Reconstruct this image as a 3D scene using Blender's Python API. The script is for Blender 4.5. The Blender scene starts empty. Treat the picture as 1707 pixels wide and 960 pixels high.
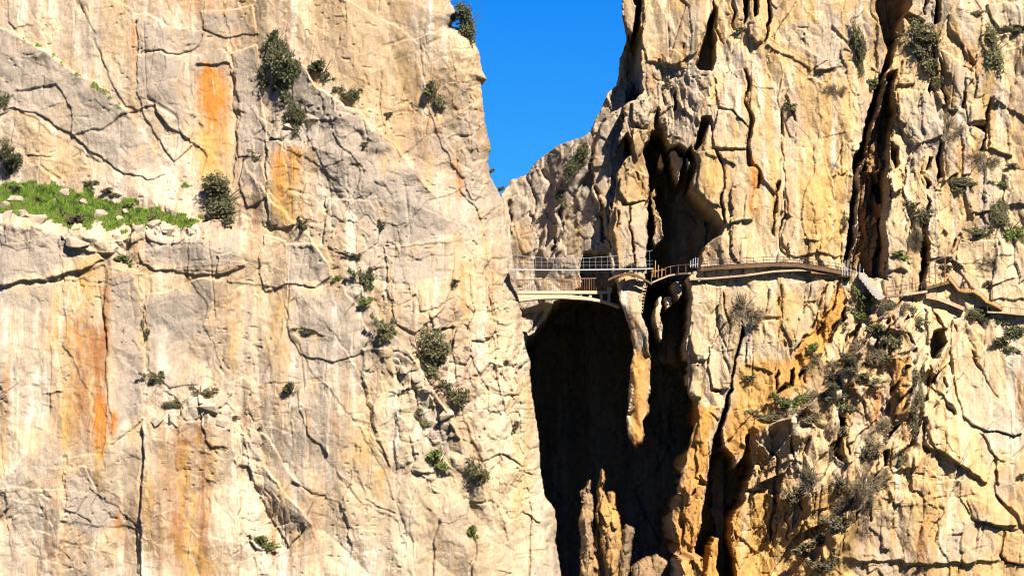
import bpy, bmesh, math, random
import numpy as np
from mathutils import Vector, Matrix

# ------------------------------------------------------------------ camera, sky, sun, exposure
SC = bpy.context.scene
COL = SC.collection
W, H = 1707.0, 960.0
DIST, PITCH = 400.0, math.radians(3.0)
FPX = W * DIST / 107.0
CAM = np.array([0.0, -DIST, 0.0])
cam_data = bpy.data.cameras.new('camera')
cam_data.sensor_width = 36.0
cam_data.lens = 36.0 * FPX / W
cam_data.clip_start = 1.0
cam_data.clip_end = 5000.0
cam = bpy.data.objects.new('camera', cam_data)
cam.location = CAM
cam.rotation_euler = (math.pi / 2 + PITCH, 0, 0)
COL.objects.link(cam)
SC.camera = cam

SUN_EL, SUN_AZ = math.radians(40.0), math.radians(27.0)      # azimuth to the right of the camera's back
sun_dir = Vector((math.sin(SUN_AZ) * math.cos(SUN_EL), -math.cos(SUN_AZ) * math.cos(SUN_EL), math.sin(SUN_EL)))
world = bpy.data.worlds.new('World')
SC.world = world
world.use_nodes = True
nt = world.node_tree
bg = nt.nodes['Background']
sky = nt.nodes.new('ShaderNodeTexSky')
sky.sky_type = 'NISHITA'
sky.sun_disc = False
sky.sun_elevation = SUN_EL
sky.sun_rotation = math.atan2(sun_dir.x, sun_dir.y)
sky.altitude = 600.0
sky.air_density = 1.0
sky.dust_density = 0.5
sky.ozone_density = 4.0
hsv = nt.nodes.new('ShaderNodeHueSaturation')
hsv.inputs['Saturation'].default_value = 1.6
hsv.inputs['Value'].default_value = 1.0
nt.links.new(sky.outputs[0], hsv.inputs['Color'])
tint = nt.nodes.new('ShaderNodeVectorMath'); tint.operation = 'MULTIPLY'
tint.inputs[1].default_value = (0.09, 0.33, 0.60)
nt.links.new(hsv.outputs[0], tint.inputs[0])
nt.links.new(tint.outputs[0], bg.inputs[0])
bg.inputs[1].default_value = 0.05

sun_data = bpy.data.lights.new('sun', 'SUN')
sun_data.energy = 5.0
sun_data.angle = math.radians(0.53)
sun_data.color = (1.0, 0.89, 0.745)
sun = bpy.data.objects.new('sun', sun_data)
sun.rotation_euler = sun_dir.to_track_quat('Z', 'Y').to_euler()
sun.location = (60, -120, 140)
COL.objects.link(sun)

SC.view_settings.view_transform = 'Standard'
SC.view_settings.look = 'None'
SC.view_settings.gamma = 1.0
SC.view_settings.use_curve_mapping = False
SC.view_settings.exposure = 2.03
SC.cycles.max_bounces = 4
SC.cycles.filter_width = 1.15
SC.cycles.diffuse_bounces = 1

# ------------------------------------------------------------------ pixel <-> world helpers
cp, sp = math.cos(PITCH), math.sin(PITCH)
def plane_point(px, py, d):
    """world point that the photograph shows at (px, py), standing d metres behind the cliff front."""
    u = (np.asarray(px, float) - W / 2) / FPX
    v = (H / 2 - np.asarray(py, float)) / FPX
    dy = cp - v * sp
    dz = sp + v * cp
    t = (np.asarray(d, float) + DIST) / dy
    return u * t, np.asarray(d, float) + 0 * t, dz * t
def P(px, py, d):
    x, y, z = plane_point(px, py, d)
    return Vector((float(x), float(y), float(z)))
def to_px(x, y, z):
    yy = y + DIST
    f = yy * cp + z * sp
    v = (-yy * sp + z * cp) / f
    return W / 2 + FPX * x / f, H / 2 - FPX * v
PXM = W / 107.0            # pixels per metre at the cliff front

# ------------------------------------------------------------------ noise
def _hash(ix, iy, seed):
    n = (ix.astype(np.int64) * 374761393 + iy.astype(np.int64) * 668265263 + seed * 974711) & 0x7fffffff
    n = ((n ^ (n >> 13)) * 1274126177) & 0x7fffffff
    n = ((n ^ (n >> 15)) * 2246822519) & 0x7fffffff
    return (n ^ (n >> 16)) % 1000003 / 1000003.0
def vnoise(x, y, seed):
    ix, iy = np.floor(x), np.floor(y)
    fx, fy = x - ix, y - iy
    fx = fx * fx * fx * (fx * (fx * 6 - 15) + 10)
    fy = fy * fy * fy * (fy * (fy * 6 - 15) + 10)
    a, b = _hash(ix, iy, seed), _hash(ix + 1, iy, seed)
    c, d = _hash(ix, iy + 1, seed), _hash(ix + 1, iy + 1, seed)
    return (a + (b - a) * fx) * (1 - fy) + (c + (d - c) * fx) * fy
def fbm(x, y, seed, octs=4, gain=0.5):
    s, a, t = 0.0, 1.0, 0.0
    for o in range(octs):
        s = s + a * (vnoise(x * 2 ** o + 17.3 * o, y * 2 ** o - 9.1 * o, seed + o * 31) - 0.5)
        t += a
        a *= gain
    return s / t * 2.0       # about -1..1
def facets(x, y, cw, ch, seed, tilt=0.5):
    """jittered cells, each a tilted plane: -> height -1..1, edge distance (0 at joints)."""
    gx, gy = x / cw, y / ch
    ix, iy = np.floor(gx), np.floor(gy)
    f1 = np.full(gx.shape, 9.0); f2 = np.full(gx.shape, 9.0)
    h = np.zeros(gx.shape)
    for a in (-1, 0, 1):
        for b in (-1, 0, 1):
            cx, cy = ix + a, iy + b
            ox = gx - (cx + 0.1 + 0.8 * _hash(cx, cy, seed))
            oy = gy - (cy + 0.1 + 0.8 * _hash(cx, cy, seed + 1))
            d = ox * ox + oy * oy
            hh = 2 * _hash(cx, cy, seed + 2) - 1 + tilt * (ox * (4 * _hash(cx, cy, seed + 3) - 2) + oy * (4 * _hash(cx, cy, seed + 4) - 2))
            near = d < f1
            f2 = np.where(near, f1, np.minimum(f2, d))
            h = np.where(near, hh, h)
            f1 = np.where(near, d, f1)
    return h, f2 - f1
def crease(x, y, cw, ch, seed, ang=0.0):
    """random heights joined by flat triangles: broken rock with sharp creases, -1..1."""
    ca, sa = math.cos(ang), math.sin(ang)
    gx, gy = (x * ca + y * sa) / cw, (-x * sa + y * ca) / ch
    if cw < 40:
        gx = gx + 0.5 * (_hash(np.floor(gy), np.floor(gy) * 0 + 3, seed + 9))
    ix, iy = np.floor(gx), np.floor(gy)
    fx, fy = gx - ix, gy - iy
    a, b = _hash(ix, iy, seed), _hash(ix + 1, iy, seed)
    c, d = _hash(ix, iy + 1, seed), _hash(ix + 1, iy + 1, seed)
    t1 = np.where(fx + fy < 1, a + (b - a) * fx + (c - a) * fy, d + (c - d) * (1 - fx) + (b - d) * (1 - fy))
    t2 = np.where(fx > fy, a + (b - a) * fx + (d - b) * fy, a + (c - a) * fy + (d - c) * fx)
    return 2 * np.where(_hash(ix, iy, seed + 5) < 0.5, t1, t2) - 1
def smooth(t):
    t = np.clip(t, 0, 1)
    return t * t * (3 - 2 * t)

# ------------------------------------------------------------------ distances to outlines in the cliff plane
def seg_dist(x, y, pts):
    """distance to polyline, signed normal offset of nearest segment, and parameter 0..1 along it."""
    best = np.full(x.shape, 1e9); nx = np.zeros(x.shape); ny = np.zeros(x.shape); par = np.zeros(x.shape)
    L = [0.0]
    for a, b in zip(pts[:-1], pts[1:]):
        L.append(L[-1] + math.hypot(b[0] - a[0], b[1] - a[1]))
    for k, (a, b) in enumerate(zip(pts[:-1], pts[1:])):
        dx, dy = b[0] - a[0], b[1] - a[1]
        l2 = dx * dx + dy * dy + 1e-9
        t = np.clip(((x - a[0]) * dx + (y - a[1]) * dy) / l2, 0, 1)
        ex, ey = x - a[0] - t * dx, y - a[1] - t * dy
        d = np.hypot(ex, ey)
        m = d < best
        best = np.where(m, d, best)
        l = math.sqrt(l2)
        nx = np.where(m, -dy / l, nx); ny = np.where(m, dx / l, ny)
        par = np.where(m, (L[k] + t * l) / L[-1], par)
        # store which side with the raw vector
        if k == 0:
            sx, sy = ex, ey
        else:
            sx = np.where(m, ex, sx); sy = np.where(m, ey, sy)
    return best, sx, sy, nx, ny, par
def inside(x, y, pts):
    r = np.zeros(x.shape, bool)
    n = len(pts)
    for i in range(n):
        (x1, y1), (x2, y2) = pts[i], pts[(i + 1) % n]
        if y1 == y2:
            continue
        c = ((y1 > y) != (y2 > y)) & (x < (x2 - x1) * (y - y1) / (y2 - y1) + x1)
        r ^= c
    return r

class Field:
    """depth of a cliff (metres, positive into the rock) over a px grid, plus colour and part ids."""
    def __init__(self, x0, x1, y0, y1, step, seed, warp=1.0, ground=True):
        xs = np.arange(x0, x1 + step, step)
        ys = np.arange(y0, y1 + step, step)
        if ground:
            ys = np.concatenate([ys, np.linspace(ys[-1] + 14, 1260, 12)])
        self.xs, self.ys = xs, ys
        self.x, self.y = np.meshgrid(xs, ys)
        self.d = np.zeros(self.x.shape)
        x, y = self.x, self.y
        self.wx = x + warp * (5.5 * crease(x, y, 30, 44, seed + 1, .3) + 2.6 * crease(x, y, 11, 15, seed + 2, -.4) + 1.0 * fbm(x / 6, y / 6, seed + 3, 2))
        self.wy = y + warp * (5.5 * crease(x, y, 36, 36, seed + 5, -.2) + 2.6 * crease(x, y, 12, 14, seed + 6, .5) + 1.0 * fbm(x / 6, y / 6, seed + 7, 2))
        self.col = np.zeros(self.x.shape + (3,))
        self.part = np.full(self.x.shape, -1, np.int32)
        self.parts = []
        self.seed = seed; self.hs = 1.0; self.ss = 0.45; self.cs = 1.0; self.es = 1.0; self.rim = np.zeros(self.x.shape); self.wash = np.zeros(self.x.shape)
    def win(self, pts, m):
        X = [p[0] for p in pts]; Y = [p[1] for p in pts]
        i0, i1 = np.searchsorted(self.xs, [min(X) - m, max(X) + m])
        j0, j1 = np.searchsorted(self.ys, [min(Y) - m, max(Y) + m])
        return slice(max(j0, 0), j1 + 1), slice(max(i0, 0), i1 + 1)
    def poly(self, pts, h=0.0, soft=4.0, tx=0.0, ty=0.0, mode='add', part=None, label=None, bulge=0.0):
        """block standing h metres proud (negative: recess); tx, ty tilt it (metres per 100 px)."""
        if abs(h) < 3:
            h, tx, ty = h * self.hs, tx * self.hs, ty * self.hs
        soft = max(soft * self.ss, 1.2)
        w = self.win(pts, soft + 14)
        x, y = self.wx[w], self.wy[w]
        if x.size == 0: return
        ins = inside(x, y, pts)
        dist = seg_dist(x, y, list(pts) + [pts[0]])[0]
        k = np.where(ins, np.clip(dist / soft + 0.3, 0, 1) if h > -3 else np.clip(dist / 4.0, 0, 1) ** 1.2, 0.0)
        cx = sum(p[0] for p in pts) / len(pts); cy = sum(p[1] for p in pts) / len(pts)
        hh = h + tx * (x - cx) / 100 + ty * (y - cy) / 100 + bulge * np.sqrt(np.clip(dist / 40, 0, 1))
        if mode == 'add':
            self.d[w] -= k * hh
        else:                                    # set
            self.d[w] = self.d[w] * (1 - k) + k * (-hh)
        if part:
            self.parts.append((part, label))
            m = inside(self.wx[w], self.wy[w], pts)
            self.part[w][m] = len(self.parts) - 1
    def crack(self, pts, width=4.0, depth=1.0):
        w = self.win(pts, width * 2 + 12)
        x, y = self.wx[w], self.wy[w]
        if x.size == 0: return
        dist, _, _, _, _, par = seg_dist(x, y, pts)
        tap = np.clip(np.minimum(par, 1 - par) * 8, 0.0, 1) ** 0.6
        ww = width * (0.35 + 0.65 * self.cs) * (0.55 + 0.9 * vnoise(x / 13, y / 13, self.seed + 77)) * (0.3 + 0.7 * tap)
        gate = smooth((vnoise(x / 24, y / 24, self.seed + 79) - 0.34) * 4) if self.cs < 1 else 1.0
        self.rim[w] = np.maximum(self.rim[w], np.exp(-dist / 6.0) * tap * smooth(vnoise(x / 18, y / 30, self.seed + 78) * 2 - .5))
        self.d[w] += self.cs * gate * depth * smooth((ww - dist) / (ww * 0.6 + 0.3)) * (0.2 + 0.8 * tap)
    def edge(self, pts, side='U', h=0.6, L=30.0):
        """rock on one side of the line stands h proud at the line and eases off over L px."""
        w = self.win(pts, L * 2.2 + 10)
        x, y = self.wx[w], self.wy[w]
        if x.size == 0: return
        dist, ex, ey, nx, ny, par = seg_dist(x, y, pts)
        sx, sy = {'U': (0, -1), 'D': (0, 1), 'L': (-1, 0), 'R': (1, 0)}[side]
        flip = np.where(nx * sx + ny * sy < 0, -1.0, 1.0)
        s = (ex * nx + ey * ny) * flip
        tap = np.clip(np.minimum(par, 1 - par) * 7, 0, 1)
        k = np.exp(-np.clip(s, 0, None) / L) * smooth(s / 2.0 + 0.5) * tap
        k = k * np.clip((dist < L * 2.2 + 8).astype(float), 0, 1)
        self.wash[w] = np.maximum(self.wash[w], np.where(s < 1, np.exp(s / 26.0), 0) * tap * smooth(fbm(self.x[w] / 9, y / 80, self.seed + 93, 2) + .55))
        self.d[w] -= (self.hs * self.es if side == 'U' else self.hs) * h * k * (0.65 + 0.7 * vnoise(x / 22, y / 22, self.seed + 91))
    def weather(self, rim_col, kr, wash_col, kw):
        a = (self.rim * kr)[..., None]; self.col = self.col * (1 - a) + np.array(rim_col) * a
        a = (self.wash * kw)[..., None]; self.col = self.col * (1 - a) + np.array(wash_col) * a
    def blob(self, arr, cx, cy, rx, ry, v):
        arr += v * np.exp(-((self.wx - cx) / rx) ** 2 - ((self.wy - cy) / ry) ** 2)
    def paint(self, pts, col, k=0.7, soft=8.0):
        w = self.win(pts, soft + 14)
        x, y = self.wx[w], self.wy[w]
        if x.size == 0: return
        ins = inside(x, y, pts)
        dist = seg_dist(x, y, list(pts) + [pts[0]])[0]
        a = (np.where(ins, smooth(dist / soft), 0.0) * k)[..., None]
        self.col[w] = self.col[w] * (1 - a) + np.array(col) * a
    def streak(self, cx, y0, y1, rx, col, k, freq=7.0, seed=0):
        """a run of mineral stain washed down the face from y0 to y1."""
        w = self.win([(cx - rx * 2, y0), (cx + rx * 2, y1)], 20)
        x, y = self.wx[w], self.wy[w]
        if x.size == 0: return
        xr = self.x[w] + 0.3 * (x - self.x[w])
        xr = xr + rx * .5 * fbm(y / 60, y * 0 + seed, self.seed + 210, 2)
        n = 0.25 + 1.5 * fbm(xr / freq, y / (freq * 13), self.seed + 200 + seed, 4) + .5 * fbm(x / 8, y / 9, self.seed + 203, 3)
        ax = np.exp(-((xr - cx) / rx) ** 2)
        ay = smooth((y - y0 + 10 * fbm(xr / 8, xr * 0, self.seed + 215 + seed, 2)) / 18) * (1 - smooth((y - (y0 + y1) / 2) / ((y1 - y0) / 2 + 1)) ** 2)
        a = np.clip(ax * ay * 1.3 * k * np.clip(n + 0.45, 0, 1.5), 0, 1)[..., None]
        self.col[w] = self.col[w] * (1 - a) + np.array(col) * a
    def at(self, px, py):
        """surface point seen at pixel (px, py)."""
        gx, gy = px, py
        for _ in range(4):
            i = int(np.clip(np.searchsorted(self.xs, gx), 0, len(self.xs) - 1))
            j = int(np.clip(np.searchsorted(self.ys, gy), 0, len(self.ys) - 1))
            p = (self.X[j, i], self.d[j, i], self.Z[j, i])
            qx, qy = to_px(*p)
            gx += 0.8 * (px - qx); gy += 0.8 * (py - qy)
        return Vector((float(p[0]), float(p[1]), float(p[2])))
    def solve(self, base=0.0, mask=None, back=14.0, bx=0.0):
        x, _, _ = plane_point(self.x, self.y, base)
        # straight columns and rows of the plane y = base
        X = (self.x - W / 2) / FPX * (DIST + base)
        v = (H / 2 - self.y) / FPX
        Z = (sp + v * cp) / (cp - v * sp) * (DIST + base)
        X = X / (cp - v * sp) * 1.0
        self.X, self.Z = X, Z
        keep = np.ones(self.x.shape, bool) if mask is None else mask
        self.keep = keep
        ring = np.zeros_like(keep)
        ring[1:] |= keep[:-1]; ring[:-1] |= keep[1:]; ring[:, 1:] |= keep[:, :-1]; ring[:, :-1] |= keep[:, 1:]
        r2 = ring.copy()
        r2[1:] |= ring[:-1]; r2[:-1] |= ring[1:]; r2[:, 1:] |= ring[:, :-1]; r2[:, :-1] |= ring[:, 1:]
        rim = r2 & ~keep
        self.use = keep | rim
        self.dd = self.d.copy()
        if rim.any():
            # the rim folds back into the mountain: it takes the depth of its neighbours plus "back"
            self.dd[rim] = np.maximum(self.d[rim], base) + back
            self.X = X + np.where(rim, bx * back, 0.0)
    def build(self, name, mat, parent=None):
        j, i = np.mgrid[0:len(self.ys) - 1, 0:len(self.xs) - 1]
        n = len(self.xs)
        quad_ok = self.use[:-1, :-1] & self.use[1:, :-1] & self.use[1:, 1:] & self.use[:-1, 1:]
        pid = self.part[:-1, :-1]
        idx = np.stack([(j + 1) * n + i, (j + 1) * n + i + 1, j * n + i + 1, j * n + i], -1)
        V = np.stack([self.X, self.dd, self.Z], -1).reshape(-1, 3)
        C = np.concatenate([np.clip(self.col * ALB, 0.01, 0.9), np.ones(self.x.shape + (1,))], -1).reshape(-1, 4)
        root = grid_mesh(name, V, C, idx[quad_ok & (pid < 0)], mat)
        root.parent = parent
        for k, (pn, lab) in enumerate(self.parts):
            q = idx[quad_ok & (pid == k)]
            if len(q) < 20: continue
            o = grid_mesh(pn, V, C, q, mat)
            o.parent = root
            if lab: o['label'] = lab
        return root

ALB = 0.41
def grid_mesh(name, V, C, quads, mat):
    used, inv = np.unique(quads.reshape(-1), return_inverse=True)
    me = bpy.data.meshes.new(name)
    nv, nf = len(used), len(quads)
    me.vertices.add(nv)
    me.vertices.foreach_set('co', V[used].astype(np.float32).reshape(-1))
    me.loops.add(nf * 4)
    me.loops.foreach_set('vertex_index', inv.astype(np.int32).reshape(-1))
    me.polygons.add(nf)
    me.polygons.foreach_set('loop_start', np.arange(0, nf * 4, 4, dtype=np.int32))
    me.update(calc_edges=True)
    ca = me.color_attributes.new('stain', 'FLOAT_COLOR', 'POINT')
    ca.data.foreach_set('color', C[used].astype(np.float32).reshape(-1))
    me.materials.append(mat)
    o = bpy.data.objects.new(name, me)
    COL.objects.link(o)
    return o

def tag(o, label=None, cat=None, group=None, kind=None):
    if label: o['label'] = label
    if cat: o['category'] = cat
    if group: o['group'] = group
    if kind: o['kind'] = kind
    return o

# ------------------------------------------------------------------ materials
def mat_rock(name, fine=1.0):
    m = bpy.data.materials.new(name); m.use_nodes = True
    t = m.node_tree; N = t.nodes; L = t.links
    b = N['Principled BSDF']; b.inputs['Roughness'].default_value = 0.92
    b.inputs['Specular IOR Level'].default_value = 0.15
    at = N.new('ShaderNodeAttribute'); at.attribute_name = 'stain'
    geo = N.new('ShaderNodeNewGeometry')
    n1 = N.new('ShaderNodeTexNoise'); n1.inputs['Scale'].default_value = 2.6; n1.inputs['Detail'].default_value = 6; n1.inputs['Roughness'].default_value = 0.65
    n2 = N.new('ShaderNodeTexNoise'); n2.inputs['Scale'].default_value = 9.0; n2.inputs['Detail'].default_value = 4
    L.new(geo.outputs['Position'], n1.inputs['Vector']); L.new(geo.outputs['Position'], n2.inputs['Vector'])
    r = N.new('ShaderNodeMapRange'); r.inputs['From Min'].default_value = 0.3; r.inputs['From Max'].default_value = 0.7
    r.inputs['To Min'].default_value = 0.82; r.inputs['To Max'].default_value = 1.14
    L.new(n1.outputs['Fac'], r.inputs['Value'])
    mx = N.new('ShaderNodeVectorMath'); mx.operation = 'SCALE'
    L.new(at.outputs['Color'], mx.inputs[0]); L.new(r.outputs[0], mx.inputs['Scale'])
    L.new(mx.outputs[0], b.inputs['Base Color'])
    add = N.new('ShaderNodeMath'); add.operation = 'ADD'
    L.new(n1.outputs['Fac'], add.inputs[0]); L.new(n2.outputs['Fac'], add.inputs[1])
    mp = N.new('ShaderNodeMapping'); mp.inputs['Scale'].default_value = (2.6, 2.6, 1.3)
    L.new(geo.outputs['Position'], mp.inputs['Vector'])
    vo = N.new('ShaderNodeTexVoronoi'); vo.feature = 'F1'; vo.inputs['Scale'].default_value = 1.0
    L.new(mp.outputs[0], vo.inputs['Vector'])
    vm = N.new('ShaderNodeMath'); vm.operation = 'MULTIPLY_ADD'; vm.inputs[1].default_value = 0.7
    L.new(vo.outputs['Distance'], vm.inputs[0]); L.new(add.outputs[0], vm.inputs[2])
    bp = N.new('ShaderNodeBump'); bp.inputs['Strength'].default_value = 0.5 * fine; bp.inputs['Distance'].default_value = 0.14
    L.new(vm.outputs[0], bp.inputs['Height']); L.new(bp.outputs[0], b.inputs['Normal'])
    return m
def mat_plain(name, col, rough=0.8, var=0.25, metal=0.0, scale=3.0, objrand=0.0):
    m = bpy.data.materials.new(name); m.use_nodes = True
    t = m.node_tree; N = t.nodes; L = t.links
    b = N['Principled BSDF']; b.inputs['Roughness'].default_value = rough; b.inputs['Metallic'].default_value = metal
    b.inputs['Specular IOR Level'].default_value = 0.25
    geo = N.new('ShaderNodeNewGeometry')
    n1 = N.new('ShaderNodeTexNoise'); n1.inputs['Scale'].default_value = scale; n1.inputs['Detail'].default_value = 4
    L.new(geo.outputs['Position'], n1.inputs['Vector'])
    r = N.new('ShaderNodeMapRange'); r.inputs['From Min'].default_value = 0.25; r.inputs['From Max'].default_value = 0.75
    r.inputs['To Min'].default_value = 1 - var; r.inputs['To Max'].default_value = 1 + var
    L.new(n1.outputs['Fac'], r.inputs['Value'])
    last = r.outputs[0]
    if objrand:
        oi = N.new('ShaderNodeObjectInfo')
        r2 = N.new('ShaderNodeMapRange'); r2.inputs['To Min'].default_value = 1 - objrand; r2.inputs['To Max'].default_value = 1 + objrand
        L.new(oi.outputs['Random'], r2.inputs['Value'])
        mm = N.new('ShaderNodeMath'); mm.operation = 'MULTIPLY'
        L.new(last, mm.inputs[0]); L.new(r2.outputs[0], mm.inputs[1]); last = mm.outputs[0]
    mx = N.new('ShaderNodeVectorMath'); mx.operation = 'SCALE'
    mx.inputs[0].default_value = col
    L.new(last, mx.inputs['Scale'])
    L.new(mx.outputs[0], b.inputs['Base Color'])
    return m
def mat_grass():
    m = bpy.data.materials.new('spring_grass'); m.use_nodes = True
    N = m.node_tree.nodes; L = m.node_tree.links
    b = N['Principled BSDF']; b.inputs['Roughness'].default_value = 0.7
    geo = N.new('ShaderNodeNewGeometry'); n1 = N.new('ShaderNodeTexNoise'); n1.inputs['Scale'].default_value = 1.1; n1.inputs['Detail'].default_value = 5
    L.new(geo.outputs['Position'], n1.inputs['Vector'])
    cr = N.new('ShaderNodeValToRGB'); e = cr.color_ramp.elements
    e[0].position = .36; e[0].color = (.035, .065, .008, 1); e[1].position = .66; e[1].color = (.12, .115, .035, 1)
    k = e.new(.5); k.color = (.11, .20, .012, 1)
    L.new(n1.outputs['Fac'], cr.inputs[0]); L.new(cr.outputs[0], b.inputs['Base Color'])
    return m
ROCK = mat_rock('limestone')
M = {
    'concrete': mat_plain('old_concrete', (0.32, 0.25, 0.17), 0.9, 0.2),
    'pale_concrete': mat_plain('pale_concrete', (0.189, 0.176, 0.158), 0.9, 0.15),
    'old_path': mat_plain('stained_concrete', (0.20, 0.15, 0.10), 0.9, 0.3),
    'wood': mat_plain('weathered_wood', (0.063, 0.037, 0.019), 0.8, 0.3),
    'rust': mat_plain('rusty_iron', (0.12, 0.060, 0.030), 0.75, 0.4),
    'iron': mat_plain('dark_iron', (0.038, 0.025, 0.019), 0.6, 0.3),
    'steel': mat_plain('galvanised_steel', (0.265, 0.277, 0.302), 0.45, 0.1),
    'yellow': mat_plain('ochre_timber', (0.227, 0.132, 0.038), 0.8, 0.2),
    'olive': mat_plain('olive_leaf', (0.060, 0.058, 0.025), 0.7, 0.35, objrand=0.25),
    'dark': mat_plain('dark_leaf', (0.038, 0.042, 0.016), 0.7, 0.35, objrand=0.2),
    'green': mat_plain('fresh_leaf', (0.069, 0.088, 0.019), 0.7, 0.35, objrand=0.2),
    'dry': mat_plain('dry_twig', (0.082, 0.066, 0.040), 0.9, 0.3, objrand=0.2),
    'scrub': mat_plain('brown_scrub', (0.070, 0.060, 0.032), 0.8, 0.35, objrand=0.3),
    'bark': mat_plain('bark', (0.063, 0.044, 0.028), 0.9, 0.3),
    'grass': mat_plain('spring_grass', (0.078, 0.125, 0.010), 0.7, 0.55, scale=1.6),
    'soil': mat_plain('low_bounce_floor', (0.028, 0.032, 0.016), 0.95, 0.25, scale=0.4),  # unseen floor, darkened to cut the light it bounces into the gorge
}

# ------------------------------------------------------------------ rock colours (linear albedo)
CREAM = np.array((0.63, 0.475, 0.315)); PALE = np.array((0.68, 0.57, 0.44)); GREY = np.array((0.41, 0.35, 0.29))
TAN = np.array((0.50, 0.34, 0.18)); ORANGE = np.array((0.55, 0.22, 0.045)); OCHRE = np.array((0.58, 0.36, 0.12))
RUST = np.array((0.34, 0.15, 0.055)); BROWN = np.array((0.30, 0.19, 0.10)); WHITE = np.array((0.76, 0.68, 0.56))
def base_colour(F, a, b, c, amt_grey=0.5, seed=0, kg=0.85, ko=0.35):
    x, y = F.wx, F.wy
    s = F.seed + 300 + seed
    n = smooth(0.5 + 1.1 * fbm(x / 130, y / 170, s, 4))[..., None]
    col = a * (1 - n) + b * n
    xr = F.x + 0.35 * (F.wx - F.x)
    st = smooth(0.40 + 1.3 * fbm(xr / 17, y / 230, s + 7, 4))[..., None]
    col = col * (1 - 0.45 * st) + c * 0.45 * st
    # grey weathered plates with their own outlines, next to fresher cream rock
    h, e = facets(x + 26 * fbm(x / 70, y / 70, s + 11, 3), y + 26 * fbm(x / 70, y / 70, s + 12, 3), 74, 96, s + 13, 0.4)
    g = smooth((0.55 * h + 1.1 * fbm(x / 60, y / 90, s + 14, 5) + amt_grey - 0.5) * 2.6)
    g = (g * (0.75 + 0.35 * fbm(xr / 7, y / 60, s + 16, 3)))[..., None]
    col = col * (1 - kg * g) + GREY * kg * g
    w = smooth((fbm(xr / 10, y / 170, s + 19, 3) - 0.12) * 2.6)[..., None]
    col = col * (1 - 0.6 * w) + WHITE * 0.6 * w
    o = smooth((fbm(xr / 13, y / 150, s + 21, 3) + 0.5 * fbm(x / 110, y / 140, s + 22, 2) - 0.22) * 2.4)[..., None]
    col = col * (1 - ko * o) + OCHRE * ko * o
    k = smooth((fbm(xr / 5, y / 90, s + 25, 3) - 0.25) * 2.5)[..., None]
    col = col * (1 - 0.22 * k) + BROWN * 0.22 * k
    q = smooth((fbm(xr / 24, y / 300, s + 31, 3) - 0.18) * 3)[..., None]
    col = col * (1 - 0.5 * q) + (0.55 * GREY + 0.45 * BROWN) * 0.5 * q
    t = smooth((fbm(xr / 6, y / 70, s + 33, 3) - 0.2) * 3)[..., None] * smooth(fbm(x / 90, y / 90, s + 34, 2) + .4)[..., None]
    col = col * (1 - 0.45 * t) + ORANGE * 0.9 * 0.45 * t
    m = 1 + 0.20 * fbm(x / 9, y / 10, s + 23, 4)[..., None] + 0.10 * fbm(x / 3, y / 3.5, s + 24, 2)[..., None]
    F.col = col * m

# ================================================================== LEFT CLIFF
def noise_layers(F, amp, f1, f2, rough, base_rough=0.35, fw=(110, 190), fs=(30, 48), cw=(150, 240), hair=1.0, ang=0.0, fk=1.0, big=1.5):
    x, y, s = F.wx, F.wy, F.seed
    R = np.clip(base_rough + rough, 0, 1.6)
    lx = F.x + 22 * fbm(F.x / 150, F.y / 150, s + 41, 2); ly = F.y + 22 * fbm(F.x / 150, F.y / 150, s + 42, 2)
    F.d += amp * big * crease(lx, ly, cw[0], cw[1], s + 43, ang)
    F.d += amp * 0.62 * crease(lx, ly, cw[0] * .42, cw[1] * .42, s + 44, -.22)
    fine = (0.42 + 0.9 * R) * fk
    mx = F.x + 0.5 * (F.wx - F.x); my = F.y + 0.5 * (F.wy - F.y)
    F.d += amp * 0.25 * fine * crease(mx, my, cw[0] * .18, cw[1] * .18, s + 45, .3)
    F.d += amp * 0.11 * fine * crease(mx, my, cw[0] * .08, cw[1] * .075, s + 46, -.35)
    F.d += amp * 0.05 * fine * crease(F.x, F.y, cw[0] * .036, cw[1] * .034, s + 47, .2)
    h, e = facets(x + 18 * fbm(x / 90, y / 90, s + 48, 2), y, fw[0], fw[1], s + 50, 0.5)
    F.d -= f1 * h
    h, e = facets(x, y, fs[0], fs[1], s + 60, 0.6)
    F.d -= f2 * h * R
    F.d += 0.8 * f2 * (1 - smooth(e / 0.10)) * R
    h, e = facets(x, y, fs[0] * 0.42, fs[1] * 0.42, s + 70, 0.8)
    F.d -= 0.5 * f2 * h * R
    # straight upright joints in broken runs
    h, e = facets(F.x + 0.07 * F.y + 0.25 * (F.wx - F.x), F.y, 42, 260, s + 87, 0.0)
    F.d += hair * 0.45 * (1 - smooth(e / 0.05)) * smooth(fbm(x / 40, y / 70, s + 89, 2) * 4 - .6)
    # scattered pockets and solution holes
    hole = smooth((vnoise(x / 7, y / 6, s + 85) - 0.86) * 12) * smooth((fbm(x / 60, y / 60, s + 86, 2)) * 3)
    F.d += 0.25 * hole * (0.5 + R)

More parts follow.
